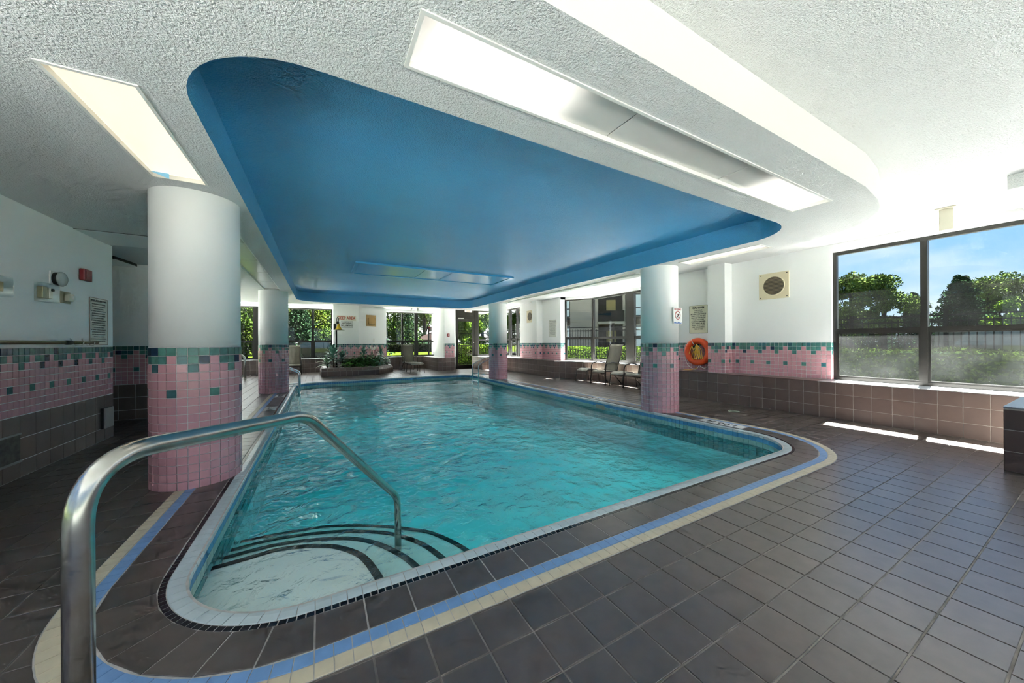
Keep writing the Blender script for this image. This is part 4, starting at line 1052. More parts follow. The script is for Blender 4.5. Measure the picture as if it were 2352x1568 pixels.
tube_obj('hanging_cord', smooth_path([ang(112, 0.30, 0.06), ang(110, 0.22, 0.075), ang(106, 0.15, 0.07)], 5), 0.006, M_rope, t, 8)
rr = random.Random(5)
for k in range(6):
    x0 = -0.09 + k * 0.036
    tube_obj('throw_rope', smooth_path([(0.0 - 0.05, -(0.0) * 1.0, 0.16), (-0.055, 0.05 - k * 0.03, 0.05), (-0.06, 0.10 - k * 0.045, -0.10 + 0.02 * rr.random()), (-0.055, 0.075 - k * 0.045, -0.165), (-0.05, 0.03 - k * 0.02, -0.05), (-0.05, 0.0, 0.155)], 5), 0.0065, M_yrope, t, 7)
tube_obj('throw_rope', smooth_path([(-0.06, 0.16, -0.04), (-0.07, 0.12, 0.06), (-0.07, 0.09, 0.11), (-0.065, 0.05, 0.02), (-0.06, 0.02, -0.08)], 5), 0.007, M_yrope, t, 7)
tube_obj('throw_rope', smooth_path([(-0.05, -0.02, -0.335), (-0.07, 0.05, -0.37), (-0.06, 0.14, -0.392), (-0.07, 0.28, -0.396)], 5), 0.007, M_yrope, t, 7)
# ceiling fittings
t = empty('ceiling_fixture', (6.42, 1.03, HIGH), label='cream box fitting hanging from the ceiling by the large window', cat='fixture')
b = MB(); b.bbox((-0.12, -0.08, -0.012), (0.12, 0.08, 0), 0.004); b.obj('mounting_plate', M_ivory2, t); b = MB(); b.bbox((-0.07, -0.055, -0.255), (0.07, 0.055, -0.012), 0.008); b.obj('box', M_ivory2, t)
def spot(x, y, rz, label):
    t = empty('spotlight', (x, y, HIGH), rz, label=label, cat='spotlight', group='small spotlights above the far window')
    b = MB(); b.lathe([(0.04, -0.015), (0.04, 0.0)], 16); b.obj('base', M_white, t); tube_obj('stem', [(0, 0, -0.015), (0, 0, -0.06)], 0.008, M_white, t, 8)
    b = MB(); b.lathe([(0.025, 0.05), (0.035, 0.03), (0.04, -0.06)], 16, Matrix.Translation((0, 0, -0.09)) @ Matrix.Rotation(0.6, 4, 'X')); b.obj('head', M_white, t, smooth=True)
    b = MB(); b.lathe([(0.034, -0.062), (0.034, -0.064)], 16, Matrix.Translation((0, 0, -0.09)) @ Matrix.Rotation(0.6, 4, 'X')); b.obj('lens', M_blackpl, t)
spot(3.42, 14.98, 0.2, 'left small spotlight under the ceiling above the far window'); spot(3.70, 14.98, -0.4, 'right small spotlight under the ceiling above the far window')
t = empty('floor_drain', (6.05, 3.23, 0.0), label='small pale round floor drain near the right ledge', cat='drain')
M_drain = mat('pale green drain', (0.36, 0.44, 0.36), 0.5)
b = MB(); b.lathe([(0.085, 0.0), (0.085, 0.004), (0.07, 0.004)], 24); b.obj('rim', M_drain, t)
for k in range(-2, 3):
    b = MB(); b.box((-0.05, k * 0.022 - 0.005, 0.004), (0.05, k * 0.022 + 0.005, 0.005)); b.obj('slot', M_blackpl, t)
# tiled bench at the right edge
t = empty('tiled_bench', (5.38, 0.55, 0), label='low dark brown tiled block cut off by the right edge', cat='bench')
b = MB(); b.box((0.004, -2.2, 0), (1.0, -0.004, 0.565)); b.obj('core', M_grout, t)
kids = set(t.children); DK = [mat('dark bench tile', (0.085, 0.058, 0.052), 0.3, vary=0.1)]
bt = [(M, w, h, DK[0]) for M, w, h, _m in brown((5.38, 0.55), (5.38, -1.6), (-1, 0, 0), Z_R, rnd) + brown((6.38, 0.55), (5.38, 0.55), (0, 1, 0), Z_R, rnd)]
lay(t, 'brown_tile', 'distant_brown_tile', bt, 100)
for o in t.children:
    if o not in kids: o.matrix_parent_inverse = Matrix.Translation((-5.38, -0.55, 0))
b = MB(); b.bbox((-0.006, -2.2, 0.562), (1.0, 0.006, 0.577), 0.005); b.obj('cap', mat('bluish sheen cap', (0.20, 0.23, 0.27), 0.2), t)  # bluish sheen of the bench top is put into the cap colour

# ================================================================== PLANTER, LAMP, PLANTS
pl = empty('planter', (0, 0, 0), label='low brown tiled planter bed under the DEEP AREA sign', cat='planter')
FRONT = [(-0.02, 15.25), (0.03, 13.67), (1.92, 13.64), (2.62, 14.79), (2.50, 15.95)]
def inset(P, d):
    out = []
    for i, p in enumerate(P):
        a = Vector(P[max(0, i - 1)]); c = Vector(P[min(len(P) - 1, i + 1)]); p = Vector(p)
        if i == 0 or i == len(P) - 1:
            u = (c - a).normalized(); out.append(p + Vector((-u.y, u.x)) * d)
        else:
            u0 = (p - a).normalized(); u1 = (c - p).normalized(); n0 = Vector((-u0.y, u0.x)); n1 = Vector((-u1.y, u1.x)); bis = (n0 + n1).normalized()
            out.append(p + bis * d / max(0.3, bis.dot(n0)))
    return out
I1, I2 = inset(FRONT, 0.07), inset(FRONT, 0.20)
b = MB()
for i in range(len(FRONT) - 1):
    a, c = FRONT[i], FRONT[i + 1]
    v = [(*a, 0), (*c, 0), (*c, 0.19), (*a, 0.19), (*I1[i + 1], 0.30), (*I1[i], 0.30), (*I2[i + 1], 0.30), (*I2[i], 0.30), (*I2[i + 1], 0.10), (*I2[i], 0.10)]
    b._add(v, [(0, 1, 2, 3), (3, 2, 4, 5), (5, 4, 6, 7), (7, 6, 8, 9)])
b.obj('body', M_grout, pl)
tl = []
for i in range(len(FRONT) - 1):
    n = facing(FRONT[i], FRONT[i + 1])
    tl += brown(FRONT[i], FRONT[i + 1], n, [0.0, 0.188], rnd)
    A, B = Vector((*FRONT[i], 0.19)), Vector((*FRONT[i + 1], 0.19)); u = (B - A).normalized(); L = (B - A).length
    sl = (Vector((-n.x, -n.y, 0)) * 0.07 + Vector((0, 0, 0.11))).normalized(); nn = u.cross(sl)
    k = max(1, round(L / 0.1955))
    for j in range(k):
        P = A + u * (j + 0.5) * L / k + sl * 0.065 + nn * 0.004
        tl.append((frame(P, u, nn), L / k - 0.006, 0.122, rnd.choice(QWALL)))
lay(pl, 'brown_tile', 'distant_brown_tile', tl, 120)
b = MB()
for i in range(len(FRONT) - 1):
    b._add([(*I1[i], 0.303), (*I1[i + 1], 0.303), (*I2[i + 1], 0.303), (*I2[i], 0.303)], [(0, 1, 2, 3)])
b.obj('cap', mat('pale planter cap', (0.42, 0.36, 0.35), 0.3), pl)
soil = MB(); soil.prism([(p[0], p[1]) for p in I2] + [(1.37, 15.26), (0.45, 15.26)], 0.05, 0.24); soil.obj('soil', mat('dark soil', (0.03, 0.022, 0.016), 0.9, bump=0.6, bscale=40, bdist=0.02), pl)
# lamp on a pole
t = empty('garden_lamp', (0.54, 14.9, 0.24), label='black pole with a yellow bell shade and wide tray in the planter', cat='lamp')
tube_obj('pole', [(0, 0, -0.1), (0, 0, 1.44)], 0.032, M_blackpl, t, 12)
b = MB(); b.bbox((-0.10, -0.05, 1.46), (0.0, 0.05, 1.68), 0.015); b.obj('bracket', M_blackpl, t)
b = MB(); b.lathe([(0.035, 1.70), (0.05, 1.62), (0.075, 1.55), (0.13, 1.475), (0.135, 1.46)], 24, Matrix.Translation((0.08, -0.04, 0))); b.obj('bell_shade', mat('yellow enamel', (0.62, 0.42, 0.02), 0.3), t, smooth=True)
b = MB(); b.lathe([(0.05, 1.69), (0.055, 1.72), (0.05, 1.78), (0.02, 1.79)], 16, Matrix.Translation((0.05, -0.03, 0))); b.obj('cap', M_blackpl, t, smooth=True)
b = MB(); b.lathe([(0.24, 1.442), (0.245, 1.452), (0.10, 1.458)], 32, Matrix.Translation((0.05, -0.02, 0))); b.obj('tray', mat('grey tray', (0.35, 0.36, 0.34), 0.3), t, smooth=True)
tube_obj('hanger', smooth_path([(0.02, -0.03, 1.78), (0.02, -0.03, 1.88), (0.05, -0.03, 1.95), (0.08, -0.03, 1.88), (0.08, -0.03, 1.78)], 5), 0.012, M_blackpl, t, 8)
LEAF = [mat('blue green leaf', (0.1800, 0.3900, 0.3000), 0.4, vary=0.35, vscale=8), mat('deep green leaf', (0.0800, 0.2560, 0.0640), 0.4, vary=0.3, vscale=8),
        mat('mid green leaf', (0.1500, 0.4050, 0.0750), 0.4, vary=0.3, vscale=8), mat('pale green leaf', (0.3380, 0.4940, 0.3120), 0.45, vary=0.3, vscale=8)]
def blade(b, base, d, L, w, droop, n=5, mi=0):
    """one long arching leaf"""
    d = Vector(d).normalized(); side = d.cross(UP)
    side = side.normalized() if side.length > 0.05 else Vector((1, 0, 0))
    pts = []
    for i in range(n + 1):
        t = i / n
        pts.append((Vector(base) + d * L * t + Vector((0, 0, -droop * L * t * t)), w * math.sin(math.pi * min(0.98, 0.12 + 0.86 * t)) * 0.5 + 0.001))
    k = len(b.v)
    for p, ww in pts:
        b.v += [p - side * ww, p + side * ww]
    for i in range(n):
        b.f.append((k + 2 * i, k + 2 * i + 1, k + 2 * i + 3, k + 2 * i + 2)); b.m.append(mi)
def spiky(x, y, h, n, L, w, m, label, seed, z=0.24):
    r = random.Random(seed); t = empty('spiky_plant', (x, y, z), label=label, cat='plant', group='plants in the planter')
    tube_obj('stem', [(0, 0, -0.05), (0, 0, h)], 0.02, mat('brown stem', (0.09, 0.06, 0.035), 0.8), t, 8)
    for k in range(n):
        a = k * 2.4 + r.random() * 0.5; e = 0.1 + 1.2 * (k / n)
        b = MB(); blade(b, (0, 0, h * (0.45 + 0.6 * k / n)), (math.cos(a) * math.cos(e), math.sin(a) * math.cos(e), math.sin(e) * 0.9 + 0.15), L * (0.75 + 0.4 * r.random()), w, 0.25 + 0.3 * r.random())
        b.obj('leaf', m, t, smooth=True)
def bushy(x, y, n, R, H, ls, m, label, seed, z=0.24):
    r = random.Random(seed); t = empty('leafy_plant', (x, y, z), label=label, cat='plant', group='plants in the planter')
    b = MB()
    for k in range(n):
        a = r.random() * 6.283; q = math.sqrt(r.random()) * R; hh = H * (0.25 + 0.75 * r.random()) * (1 - 0.5 * (q / R) ** 2)
        a2 = a + r.uniform(-1, 1)
        blade(b, (q * math.cos(a), q * math.sin(a), hh), (math.cos(a2), math.sin(a2), r.uniform(-0.2, 0.8)), ls * r.uniform(0.7, 1.3), ls * 0.42, 0.4, 3, 0 if r.random() < 0.6 else 1)
    b.obj('foliage', m, t, smooth=True)
    st = MB()
    for k in range(8):
        a = r.random() * 6.283; st.tube([(0, 0, -0.04), (R * 0.5 * math.cos(a), R * 0.5 * math.sin(a), H * 0.7)], 0.006, 5)
    st.obj('stems', mat('green stem', (0.04, 0.08, 0.02), 0.6), t)
spiky(0.42, 14.35, 0.60, 64, 0.52, 0.075, LEAF[0], 'large blue-green spiky plant at the left end of the planter', 1)
spiky(0.72, 14.55, 0.48, 40, 0.45, 0.07, LEAF[0], 'blue-green spiky plant beside the lamp pole', 2)
spiky(0.22, 14.05, 0.26, 36, 0.48, 0.06, LEAF[3], 'pale spiky plant spilling over the left rim of the planter', 3)
spiky(1.52, 14.95, 0.60, 30, 0.34, 0.065, LEAF[0], 'upright spiky plant in front of the wall corner', 4)
spiky(2.18, 15.05, 0.56, 34, 0.34, 0.065, LEAF[0], 'spiky plant at the right end of the planter', 5)
bushy(1.15, 14.35, 420, 0.38, 0.44, 0.15, [LEAF[1], LEAF[2]], 'low bright green leafy plant in the middle of the planter', 6)
bushy(1.55, 14.4, 420, 0.38, 0.50, 0.15, [LEAF[1], LEAF[1]], 'dark green leafy plant right of the middle of the planter', 7)
bushy(1.95, 14.55, 480, 0.40, 0.58, 0.16, [LEAF[1], LEAF[0]], 'dense green leafy plant near the right rim of the planter', 8)
bushy(0.95, 14.0, 90, 0.22, 0.16, 0.10, [mat('reddish leaf', (0.14, 0.055, 0.04), 0.5), LEAF[1]], 'small reddish leafy plant at the front of the planter', 9)
bushy(1.35, 13.98, 90, 0.26, 0.13, 0.07, [LEAF[2], mat('white flower', (0.70, 0.68, 0.62), 0.5)], 'low flowering plant with white specks along the planter front', 10)
t = empty('peace_lily', (1.85, 14.75, 0.24), label='white flowered lily rising among the green leaves', cat='plant', group='plants in the planter')
for k in range(6):
    a = k * 1.1; p = Vector((0.13 * math.cos(a), 0.10 * math.sin(a), 0.60 + 0.05 * (k % 3)))
    tube_obj('stalk', [(0.03 * math.cos(a), 0.03 * math.sin(a), -0.04), p], 0.006, MATS['green stem'], t, 5)
    b = MB(); blade(b, p, (math.cos(a) * 0.3, math.sin(a) * 0.3, 1), 0.18, 0.085, 0.05, 4); b.obj('petal', MATS['white flower'], t, smooth=True)

# ================================================================== OUTSIDE
def at(px, fwd):
    lat = (px - 1176) / F_PX * fwd
    return fwd * SY + lat * CY, fwd * CY - lat * SY
M_grass = mat('lawn', (0.0186, 0.0287, 0.0034), 0.9, spec=0.0, color2=(0.0085, 0.0110, 0.0015), vscale=0.6)
M_bounce_patio = mat('pale bounce concrete', (0.62, 0.62, 0.60), 0.8, vary=0.08, vscale=2)
M_road = mat('asphalt', (0.0104, 0.0104, 0.0112), 0.85, spec=0.0, vary=0.1, vscale=2)
g = MB()
for q in ((10.3, -60, 140, 200), (-120, 19.6, 10.3, 200), (-120, -60, -7, 19.6), (-7, -60, 10.3, -7)):
    g.box((q[0], q[1], -0.5), (q[2], q[3], -0.12))
g.obj('lawn', M_grass, kind='structure', label='green lawn around the building')
g = MB()
for q in ((7.4, 9.6, 10.3, 19.6), (-7, 16.9, 7.4, 19.6)):
    g.box((q[0], q[1], -0.5), (q[2], q[3], -0.10))
g.obj('bounce_pavement', M_bounce_patio, kind='structure', label='pale bounce concrete walk added unseen along the building')  # unseen pale ground added to bounce sunlight up into the room
g = MB()
for q in ((-9, -3.62, -2.6, 4.5), (-9, 7.7, -3.6, 16.9)):
    g.box((q[0], q[1], -0.5), (q[2], q[3], -0.10))
gg = MB()
for q in ((7.4, -3.62, 10.3, 4.5), (8.0, 4.5, 10.3, 9.6)):
    gg.box((q[0], q[1], -0.5), (q[2], q[3], -0.10))
gn = MB(); gn.box((-9, -12, -0.5), (12, -3.62, -0.10)); gn.obj('terrace', mat('bounce terrace', (0.25, 0.25, 0.255), 0.8, vary=0.1, vscale=2), kind='structure', label='bounce terrace added unseen behind the viewer')  # unseen ground added to reflect sun through the rear window
gg.obj('walkway', mat('bounce walkway', (0.33, 0.33, 0.33), 0.8, vary=0.1, vscale=2), kind='structure', label='bounce walkway added unseen outside the large window')  # unseen ground added as a reflector, tone set by the ceiling brightness
g.obj('paving', mat('bounce paving', (0.46, 0.46, 0.47), 0.8, vary=0.1, vscale=2), kind='structure', label='unseen paving added to bounce daylight in from the left')  # unseen ground added to bounce light through the left windows
b = MB(); b.prism([(7.42, 4.3), (8.45, 5.35), (8.45, 8.85), (7.42, 9.9)], HIGH - 0.006, HIGH + 0.24); b.obj('ceiling_bay', M_ceil, kind='structure', label='ceiling over the bay window')
rd = MB(); rd.box((17.5, -60, -0.119), (24, 60, -0.11)); rd.obj('road', M_road, kind='structure', label='street beyond the fence')
# fence
fence = empty('fence', (0, 0, 0), label='black metal picket fence with double top rail outside the right windows', cat='fence')
M_fence = mat('black fence paint', (0.0012, 0.0012, 0.0013), 0.4, spec=0.0)
FL = [(5.0, 18.0), (8.4, 16.4), (9.3, 12.3), (11.26, 9.5), (13.5, 6.8), (13.5, -7.0)]
PK = bpy.data.meshes.new('picket')
_b = MB(); _b.box((-0.009, -0.009, -0.02), (0.009, 0.009, 1.72)); PK.from_pydata([tuple(v) for v in _b.v], [], _b.f); PK.materials.append(M_fence)
npk = 0
for (a, c) in zip(FL, FL[1:]):
    A, B = Vector((*a, 0)), Vector((*c, 0)); u = (B - A).normalized(); L = (B - A).length; Mf = frame(A, u, UP)
    for z in (0.08, 1.66, 1.80):
        q = MB(); q.box((0, -0.016, z - 0.018), (L, 0.016, z + 0.018), M=Mf); q.obj('rail', M_fence, fence)
    k = 0
    while k * 2.3 < L:
        q = MB(); q.box((k * 2.3 - 0.035, -0.035, -0.1), (k * 2.3 + 0.035, 0.035, 1.92), M=Mf); q.box((k * 2.3 - 0.05, -0.05, 1.92), (k * 2.3 + 0.05, 0.05, 1.95), M=Mf); q.obj('post', M_fence, fence); k += 1
    for i in range(1, int(L / 0.115)):
        if npk >= 300: break
        o = bpy.data.objects.new('picket', PK); o.location = A + u * i * 0.115; o.rotation_euler = (0, 0, math.atan2(u.y, u.x)); add(o, fence); npk += 1
# foliage
FOL = {}
def fol(name, c, c2):
    if name not in FOL:
        m = mat(name, c, 0.9, color2=c2, vscale=1.2, spec=0.0); FOL[name] = m
    return FOL[name]
def leafcloud(r, blobs, n, s):
    v, f = [], []
    for k in range(n):
        cx, cy, cz, rx, ry, rz = r.choice(blobs)
        a = r.random() * 6.283; w = r.uniform(-1, 1); q = r.random() ** 0.45; c = math.sqrt(1 - w * w)
        p = Vector((cx + rx * q * c * math.cos(a), cy + ry * q * c * math.sin(a), cz + rz * q * w))
        d1 = Vector((r.uniform(-1, 1), r.uniform(-1, 1), r.uniform(-1, 1))).normalized() * s * r.uniform(0.6, 1.3)
        d2 = Vector((r.uniform(-1, 1), r.uniform(-1, 1), r.uniform(-1, 1))).normalized() * s * 0.6
        i = len(v); v += [p - d1, p + d2, p + d1, p - d2]; f.append((i, i + 1, i + 2, i + 3))
    return v, f
BARK = mat('grey bark', (0.0075, 0.0060, 0.0045), 0.9, spec=0.0)
def tree(px, fwd, h, R, m, label, seed, n=12000, s=0.12, low=0.25, nb=18):
    r = random.Random(seed); x, y = at(px, fwd)
    t = empty('tree', (x, y, -0.12), label=label, cat='tree', group='trees outside the windows')
    top = []
    b = MB(); b.tube([(0, 0, -0.1), (0.05, 0, h * 0.3), (0, 0.05, h * 0.75)], [R * 0.09, R * 0.07, R * 0.03], 8); b.obj('trunk', BARK, t, smooth=True)
    blobs = []
    for k in range(nb):
        a = r.random() * 6.283; zz = h * (low + (0.93 - low) * r.random()); w = R * (0.85 - 0.6 * max(0, (zz / h - 0.55)) / 0.45) * math.sqrt(r.random())
        rr = R * r.uniform(0.26, 0.42); c = (w * math.cos(a), w * math.sin(a), zz); blobs.append((*c, rr, rr, rr * 0.75)); top.append(c)
    bb = MB()
    for c in top[:8]:
        bb.tube([(0, 0, h * 0.28), (c[0] * 0.5, c[1] * 0.5, (c[2] + h * 0.28) / 2), c], [R * 0.035, R * 0.022, R * 0.008], 5)
    bb.obj('branches', BARK, t)
    v, f = leafcloud(r, blobs, n, s); mesh_obj('crown', v, f, m, t)
def conifer(px, fwd, h, R, m, label, seed, n=12000, s=0.11):
    r = random.Random(seed); x, y = at(px, fwd)
    t = empty('conifer', (x, y, -0.12), label=label, cat='tree', group='trees outside the windows')
    b = MB(); b.tube([(0, 0, -0.1), (0, 0, h * 0.95)], [R * 0.08, R * 0.01], 8); b.obj('trunk', BARK, t)
    blobs = []
    for k in range(46):
        z = h * (0.06 + 0.92 * k / 46); w = R * (1 - z / h) ** 0.75 * r.uniform(0.6, 1.0); a = k * 2.4
        blobs.append((w * 0.6 * math.cos(a), w * 0.6 * math.sin(a), z, w * 0.62 + 0.1, w * 0.62 + 0.1, h * 0.035 + 0.1))
    v, f = leafcloud(r, blobs, n, s); mesh_obj('crown', v, f, m, t)
G1 = fol('light tree leaf', (0.0272, 0.0462, 0.0099), (0.0462, 0.0653, 0.0163)); G2 = fol('green tree leaf', (0.0173, 0.0354, 0.0054), (0.0299, 0.0490, 0.0082))
G3 = fol('conifer needle', (0.0071, 0.0163, 0.0082), (0.0119, 0.0245, 0.0109)); G4 = fol('bright tree leaf', (0.0326, 0.0626, 0.0054), (0.0462, 0.0762, 0.0082)); G5 = fol('olive tree leaf', (0.0173, 0.0272, 0.0044), (0.0272, 0.0354, 0.0054))
tree(1955, 30, 7.2, 2.3, G1, 'pale airy tree at the left edge of the large window', 31)
tree(2030, 29, 6.9, 2.4, G1, 'light green tree in the left pane of the large window', 32)
conifer(2100, 31, 5.6, 2.0, G3, 'dark low conifer next to the window mullion', 33, 10000)
conifer(2205, 28, 6.6, 2.9, G3, 'large dark conifer in the right pane of the large window', 34, 16000)
tree(2262, 33, 7.4, 2.3, G1, 'tall airy tree behind the large dark conifer', 35, 7000); tree(2350, 33, 7.8, 2.8, G1, 'tall airy tree at the right edge of the picture', 36)
tree(2300, 25, 4.2, 2.0, G4, 'bright sunlit round tree in the large window', 37, 11000, low=0.1)
tree(1905, 34, 5.2, 2.6, G2, 'green tree just behind the window frame edge', 38, 9000, low=0.05)
conifer(2005, 36, 4.6, 2.6, G3, 'dark shrubby conifer behind the light trees', 39, 9000)
for k, (px, fw, h, R, m, lb) in enumerate(((560, 30, 5.0, 3.2, G2, 'green tree behind the far left window post'), (668, 32, 5.2, 3.6, G5, 'olive tree left of the gap in the far left window'), (745, 36, 5.4, 3.4, G2, 'green tree at the right side of the far left window'),
        (600, 38, 5.6, 4.0, G2, 'tall dark tree behind the far left column'), (905, 58, 8.6, 5.0, G2, 'dark leafy tree in the left pane of the far middle window'), (975, 64, 9.0, 5.5, G4, 'bright green tree behind the flag'),
        (1062, 34, 5.0, 2.6, G4, 'bright green tree seen through the door glass'), (1108, 44, 6.4, 3.0, G1, 'pale tree seen through the sidelight'), (1190, 36, 5.6, 2.2, G2, 'thin green tree in the narrow window'), (700, 46, 6.5, 4.5, G5, 'low olive tree line in the far left window'))):
    tree(px, fw, h, R, m, lb, 50 + k, 13000, 0.115 if fw < 45 else 0.16, low=0.10)
conifer(845, 34, 5.5, 3.0, G3, 'dark conifer hidden behind the planter wall', 70, 3000); conifer(938, 56, 9.0, 3.4, G3, 'dark conifer in the middle pane of the far window', 71, 7000); conifer(690, 30, 5.2, 2.2, G3, 'dark conifer low in the far left window', 72, 7000)
def hedge(name, A, B, w, h, m, label, seed, n, s):
    r = random.Random(seed); A, B = Vector((*A, 0)), Vector((*B, 0)); u = (B - A).normalized(); L = (B - A).length; Mh = frame(A, u, UP)
    t = empty(name, tuple(A), label=label, cat='hedge', group='clipped hedges outside')
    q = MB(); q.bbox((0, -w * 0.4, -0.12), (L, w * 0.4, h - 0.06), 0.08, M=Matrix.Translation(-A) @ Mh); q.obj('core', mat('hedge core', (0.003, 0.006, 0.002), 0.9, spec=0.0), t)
    v, f = [], []
    for k in range(n):
        side = r.random(); x = r.uniform(-0.05, L + 0.05)
        if side < 0.4: y, z = r.uniform(-0.5, 0.5) * w, h - abs(r.gauss(0, 0.05)) + 0.04 * math.sin(x * 3)
        else: y, z = (-0.5 if side < 0.72 else 0.5) * w + r.gauss(0, 0.04), r.uniform(-0.1, h)
        p = Mh @ Vector((x, y, z)) - A
        d1 = Vector((r.uniform(-1, 1), r.uniform(-1, 1), r.uniform(-1, 1))).normalized() * s * r.uniform(0.7, 1.3); d2 = Vector((r.uniform(-1, 1), r.uniform(-1, 1), r.uniform(-1, 1))).normalized() * s * 0.6
        i = len(v); v += [p - d1, p + d2, p + d1, p - d2]; f.append((i, i + 1, i + 2, i + 3))
    mesh_obj('foliage', v, f, m, t)
GH = fol('hedge leaf', (0.0040, 0.0080, 0.0010), (0.0075, 0.0125, 0.0015))
hedge('hedge', (11.6, 6.6), (11.6, -6.5), 1.0, 0.98, GH, 'clipped hedge in front of the fence outside the large window', 80, 22000, 0.045)
hedge('hedge', (9.9, 12.6), (12.2, 9.2), 0.9, 0.95, G4, 'sunlit hedge outside the bay window', 81, 9000, 0.045)
hedge('hedge', (6.1, 18.5), (8.9, 17.3), 0.9, 1.05, G4, 'leafy hedge outside the exit door', 82, 9000, 0.05)
hedge('hedge', at(870, 50), at(1010, 50), 1.2, 1.0, mat('white blossom', (0.0125, 0.0138, 0.0100), 0.7, spec=0.0, color2=(0.0045, 0.0075, 0.0015), vscale=3), 'row of white flowering shrubs across the lawn', 83, 7000, 0.09)
# buildings, cars and flag far outside
def building(name, px, fwd, w, d, h, wallm, label, rows, cols, rz, balc=False, z0=0.0):
    x, y = at(px, fwd); t = empty(name, (x, y, -0.12), rz, label=label, cat='building')
    q = MB(); q.box((-w / 2, 0, 0), (w / 2, d, h)); q.obj('wall', wallm, t)
    M_wg = mat('far window glass', (0.3510, 0.4212, 0.4563), 0.15); M_wf = mat('far window frame', (0.0050, 0.0045, 0.0040), 0.5, spec=0.0); M_dk = mat('dark balcony', (0.0030, 0.0025, 0.0022), 0.6, spec=0.0); M_band = mat('brown spandrel', (0.0312, 0.0250, 0.0208), 0.7, spec=0.0)
    sw, sh = w / cols, h / rows
    for r_ in range(rows):
        for c in range(cols):
            cx = -w / 2 + (c + 0.5) * sw; z = r_ * sh
            if balc and c % 3 == 0:
                q = MB(); q.box((cx - sw * 0.46, -0.02, z + 0.1 * sh), (cx + sw * 0.46, -0.005, z + sh)); q.obj('recess', M_dk, t)
                q = MB(); q.box((cx - sw * 0.15, -0.06, z + 0.12 * sh), (cx + sw * 0.2, -0.03, z + 0.8 * sh)); q.obj('balcony_door', mat('lit curtain', (0.1463, 0.1215, 0.0488), 0.6, spec=0.0), t)
                q = MB(); q.box((cx - sw * 0.48, -1.3, z), (cx + sw * 0.48, 0, z + 0.08 * sh)); q.obj('balcony_slab', wallm, t)
                q = MB(); q.box((cx - sw * 0.48, -1.32, z + 0.08 * sh), (cx + sw * 0.48, -1.28, z + 0.42 * sh)); q.obj('balcony_rail', M_dk, t)
            elif balc and c % 3 == 2:
                continue
            else:
                q = MB(); q.box((cx - sw * 0.44, -0.05, z), (cx + sw * 0.44, -0.005, z + 0.24 * sh)); q.obj('spandrel', M_band, t)
                for k in range(3):
                    a = cx - sw * 0.44 + k * sw * 0.293
                    f_ = MB(); f_.box((a, -0.05, z + 0.26 * sh), (a + sw * 0.29, -0.01, z + 0.98 * sh)); f_ = f_.obj('window', M_wf, t)
                    for z0_, z1_ in ((0.29, 0.52), (0.55, 0.95)):
                        q = MB(); q.box((a + sw * 0.02, -0.07, z + z0_ * sh), (a + sw * 0.27, -0.051, z + z1_ * sh)); q.obj('pane', M_wg, f_)
    return t
M_tanwall = mat('far tan wall', (0.2145, 0.1975, 0.1688), 0.8, spec=0.0, vary=0.05)
building('apartment_building', 1372, 34, 15, 10, 12, M_tanwall, 'tan apartment block with balconies seen through the bay window', 4, 6, -YAW - 0.22, True)
x, y = at(1000, 60); t = empty('house', (x, y, -0.12), -YAW, label='small brown-roofed brick house across the lawn', cat='house')
q = MB(); q.box((-3.0, 0, 0), (3.0, 5, 1.9)); q.obj('wall', mat('far brick', (0.0260, 0.0173, 0.0094), 0.8, spec=0.0), t)
q = MB(); q._add([(-3.5, -0.5, 1.85), (3.5, -0.5, 1.85), (3.5, 5.5, 1.85), (-3.5, 5.5, 1.85), (0, 1.5, 3.7), (0, 3.5, 3.7)], [(0, 1, 4), (1, 2, 5, 4), (2, 3, 5), (3, 0, 4, 5), (3, 2, 1, 0)]); q.obj('roof', mat('far roof shingle', (0.0156, 0.0109, 0.0101), 0.8, spec=0.0), t)
for a in (-1.9, 0.7):
    q = MB(); q.box((a, -0.03, 0.4), (a + 1.1, 0, 1.6)); w_ = q.obj('window', MATS['far window frame'], t); q = MB(); q.box((a + 0.1, -0.05, 0.5), (a + 1.0, -0.031, 1.5)); q.obj('pane', MATS['far window glass'], w_)
x, y = at(990, 30); t = empty('flag', (x, y, -0.12), -YAW, label='red and white maple leaf flag on a pole outside the far window', cat='flag')
tube_obj('pole', [(0.28, 0, 0), (0.28, 0, 3.2)], 0.03, mat('dark pole', (0.012, 0.012, 0.012), 0.5), t, 8)
def cloth(name, x0, x1, m):
    q = MB(); n = 6; v = []
    for i in range(n + 1):
        xx = x0 + (x1 - x0) * i / n
        for z in (2.28, 2.72): v.append((xx, 0.05 * math.sin(xx * 9), z))
        for z in (2.28, 2.72): v.append((xx, 0.05 * math.sin(xx * 9) + 0.01, z))
    for i in range(n):
        k = 4 * i; q._add([v[k], v[k + 4], v[k + 5], v[k + 1], v[k + 2], v[k + 6], v[k + 7], v[k + 3]], [(0, 1, 2, 3), (7, 6, 5, 4), (0, 4, 5, 1), (3, 2, 6, 7)])
    q.obj(name, m, t)
cloth('red_band', -0.25, -0.08, mat('flag red', (0.0780, 0.0039, 0.0039), 0.7, spec=0.0)); cloth('white_field', -0.08, 0.20, mat('flag white', (0.0585, 0.0585, 0.0585), 0.7, spec=0.0)); cloth('red_band', 0.20, 0.37, MATS['flag red'])
LF = [(0, 0.15), (0.035, 0.09), (0.07, 0.11), (0.06, 0.03), (0.10, 0.055), (0.13, 0.02), (0.07, -0.05), (0.015, -0.05), (0.01, -0.13)]
LF = LF + [(-x_, y_) for x_, y_ in reversed(LF[1:])]
q = MB(); q._add([(0.06 + x_ * 0.9, -0.03, 2.5 + y_ * 0.9) for x_, y_ in LF], [tuple(range(len(LF)))]); q.obj('maple_leaf', MATS['flag red'], t)
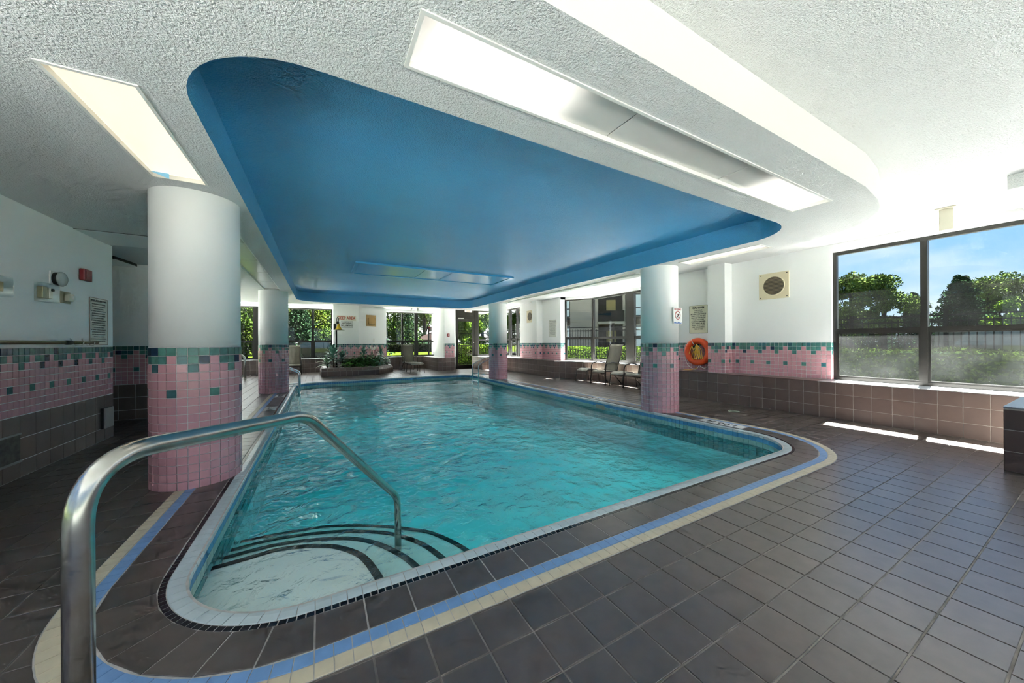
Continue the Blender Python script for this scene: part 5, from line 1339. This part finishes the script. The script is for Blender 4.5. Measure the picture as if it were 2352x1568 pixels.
def car(px, fwd, rz, m, label, L=4.5, van=False):
    x, y = at(px, fwd); t = empty('car', (x, y, -0.11), rz, label=label, cat='car')
    H = 1.9 if van else 1.45
    side = [(-L / 2, 0.35), (-L / 2, 0.75), (-L / 2 + 0.15, 0.88), (-L * 0.24, 0.95), (-L * 0.10, H), (L * 0.26, H), (L * 0.40, 0.98), (L / 2, 0.92), (L / 2, 0.35)] if not van else \
           [(-L / 2, 0.35), (-L / 2, 0.95), (-L * 0.38, 1.10), (-L * 0.27, H), (L / 2 - 0.05, H), (L / 2, 0.9), (L / 2, 0.35)]
    n = len(side); q = MB()
    q._add([(a, -0.85 * (0.9 if z > 1.2 else 1), z) for a, z in side] + [(a, 0.85 * (0.9 if z > 1.2 else 1), z) for a, z in side], [tuple(range(n)), tuple(range(2 * n - 1, n - 1, -1))] + [(i, n + i, n + (i + 1) % n, (i + 1) % n) for i in range(n)])
    q.obj('body', m, t)
    gl = [(-L * 0.20, 1.0), (-L * 0.09, H - 0.1), (L * 0.25, H - 0.1), (L * 0.35, 1.0)]
    M_cg = mat('car glass', (0.03, 0.04, 0.045), 0.1)
    for s in (-1, 1):
        q = MB(); q._add([(a, s * (0.862 if z < 1.2 else 0.80), z) for a, z in gl], [(0, 1, 2, 3)]); q.obj('side_window', M_cg, t)
        for a in (-L * 0.31, L * 0.31):
            q = MB(); q.lathe([(0.32, -0.1), (0.33, 0), (0.32, 0.1)], 20, Matrix.Translation((a, s * 0.80, 0.33)) @ Matrix.Rotation(math.pi / 2, 4, 'X')); q.obj('wheel', M_blackpl, t)
            q = MB(); q.lathe([(0.20, -0.115), (0.20, 0.115)], 16, Matrix.Translation((a, s * 0.80, 0.33)) @ Matrix.Rotation(math.pi / 2, 4, 'X')); q.obj('hubcap', mat('grey hubcap', (0.0200, 0.0200, 0.0200), 0.4), t)
    q = MB(); q.box((L / 2 - 0.02, -0.8, 0.7), (L / 2 + 0.01, -0.5, 0.85)); q.box((L / 2 - 0.02, 0.5, 0.7), (L / 2 + 0.01, 0.8, 0.85)); q.obj('tail_lights', M_red, t)
car(752, 24, -YAW + math.pi, mat('pale car paint', (0.0282, 0.0272, 0.0246), 0.5, spec=0.05), 'pale car parked outside the far left window', 4.7)
car(2320, 19.5, 1.45, mat('white van paint', (0.0300, 0.0319, 0.0338), 0.5, spec=0.05), 'white van parked beyond the hedge on the right', 5.2, True)
# wall-mounted lamp arm outside the large window
t = empty('lamp_arm', (9.0, 0.62, 2.9), label='thin black bracket arm outside the top of the large window', cat='bracket')
tube_obj('arm', [(0.0, 0.0, 0.0), (0.1, -0.35, 0.10)], 0.012, M_blackpl, t, 6); tube_obj('arm', [(0.0, 0.0, -0.01), (0.1, -0.35, -0.04)], 0.010, M_blackpl, t, 6); b = MB(); b.bbox((-0.03, -0.03, -0.03), (0.03, 0.03, 0.03), 0.008); b.obj('tip', M_blackpl, t)
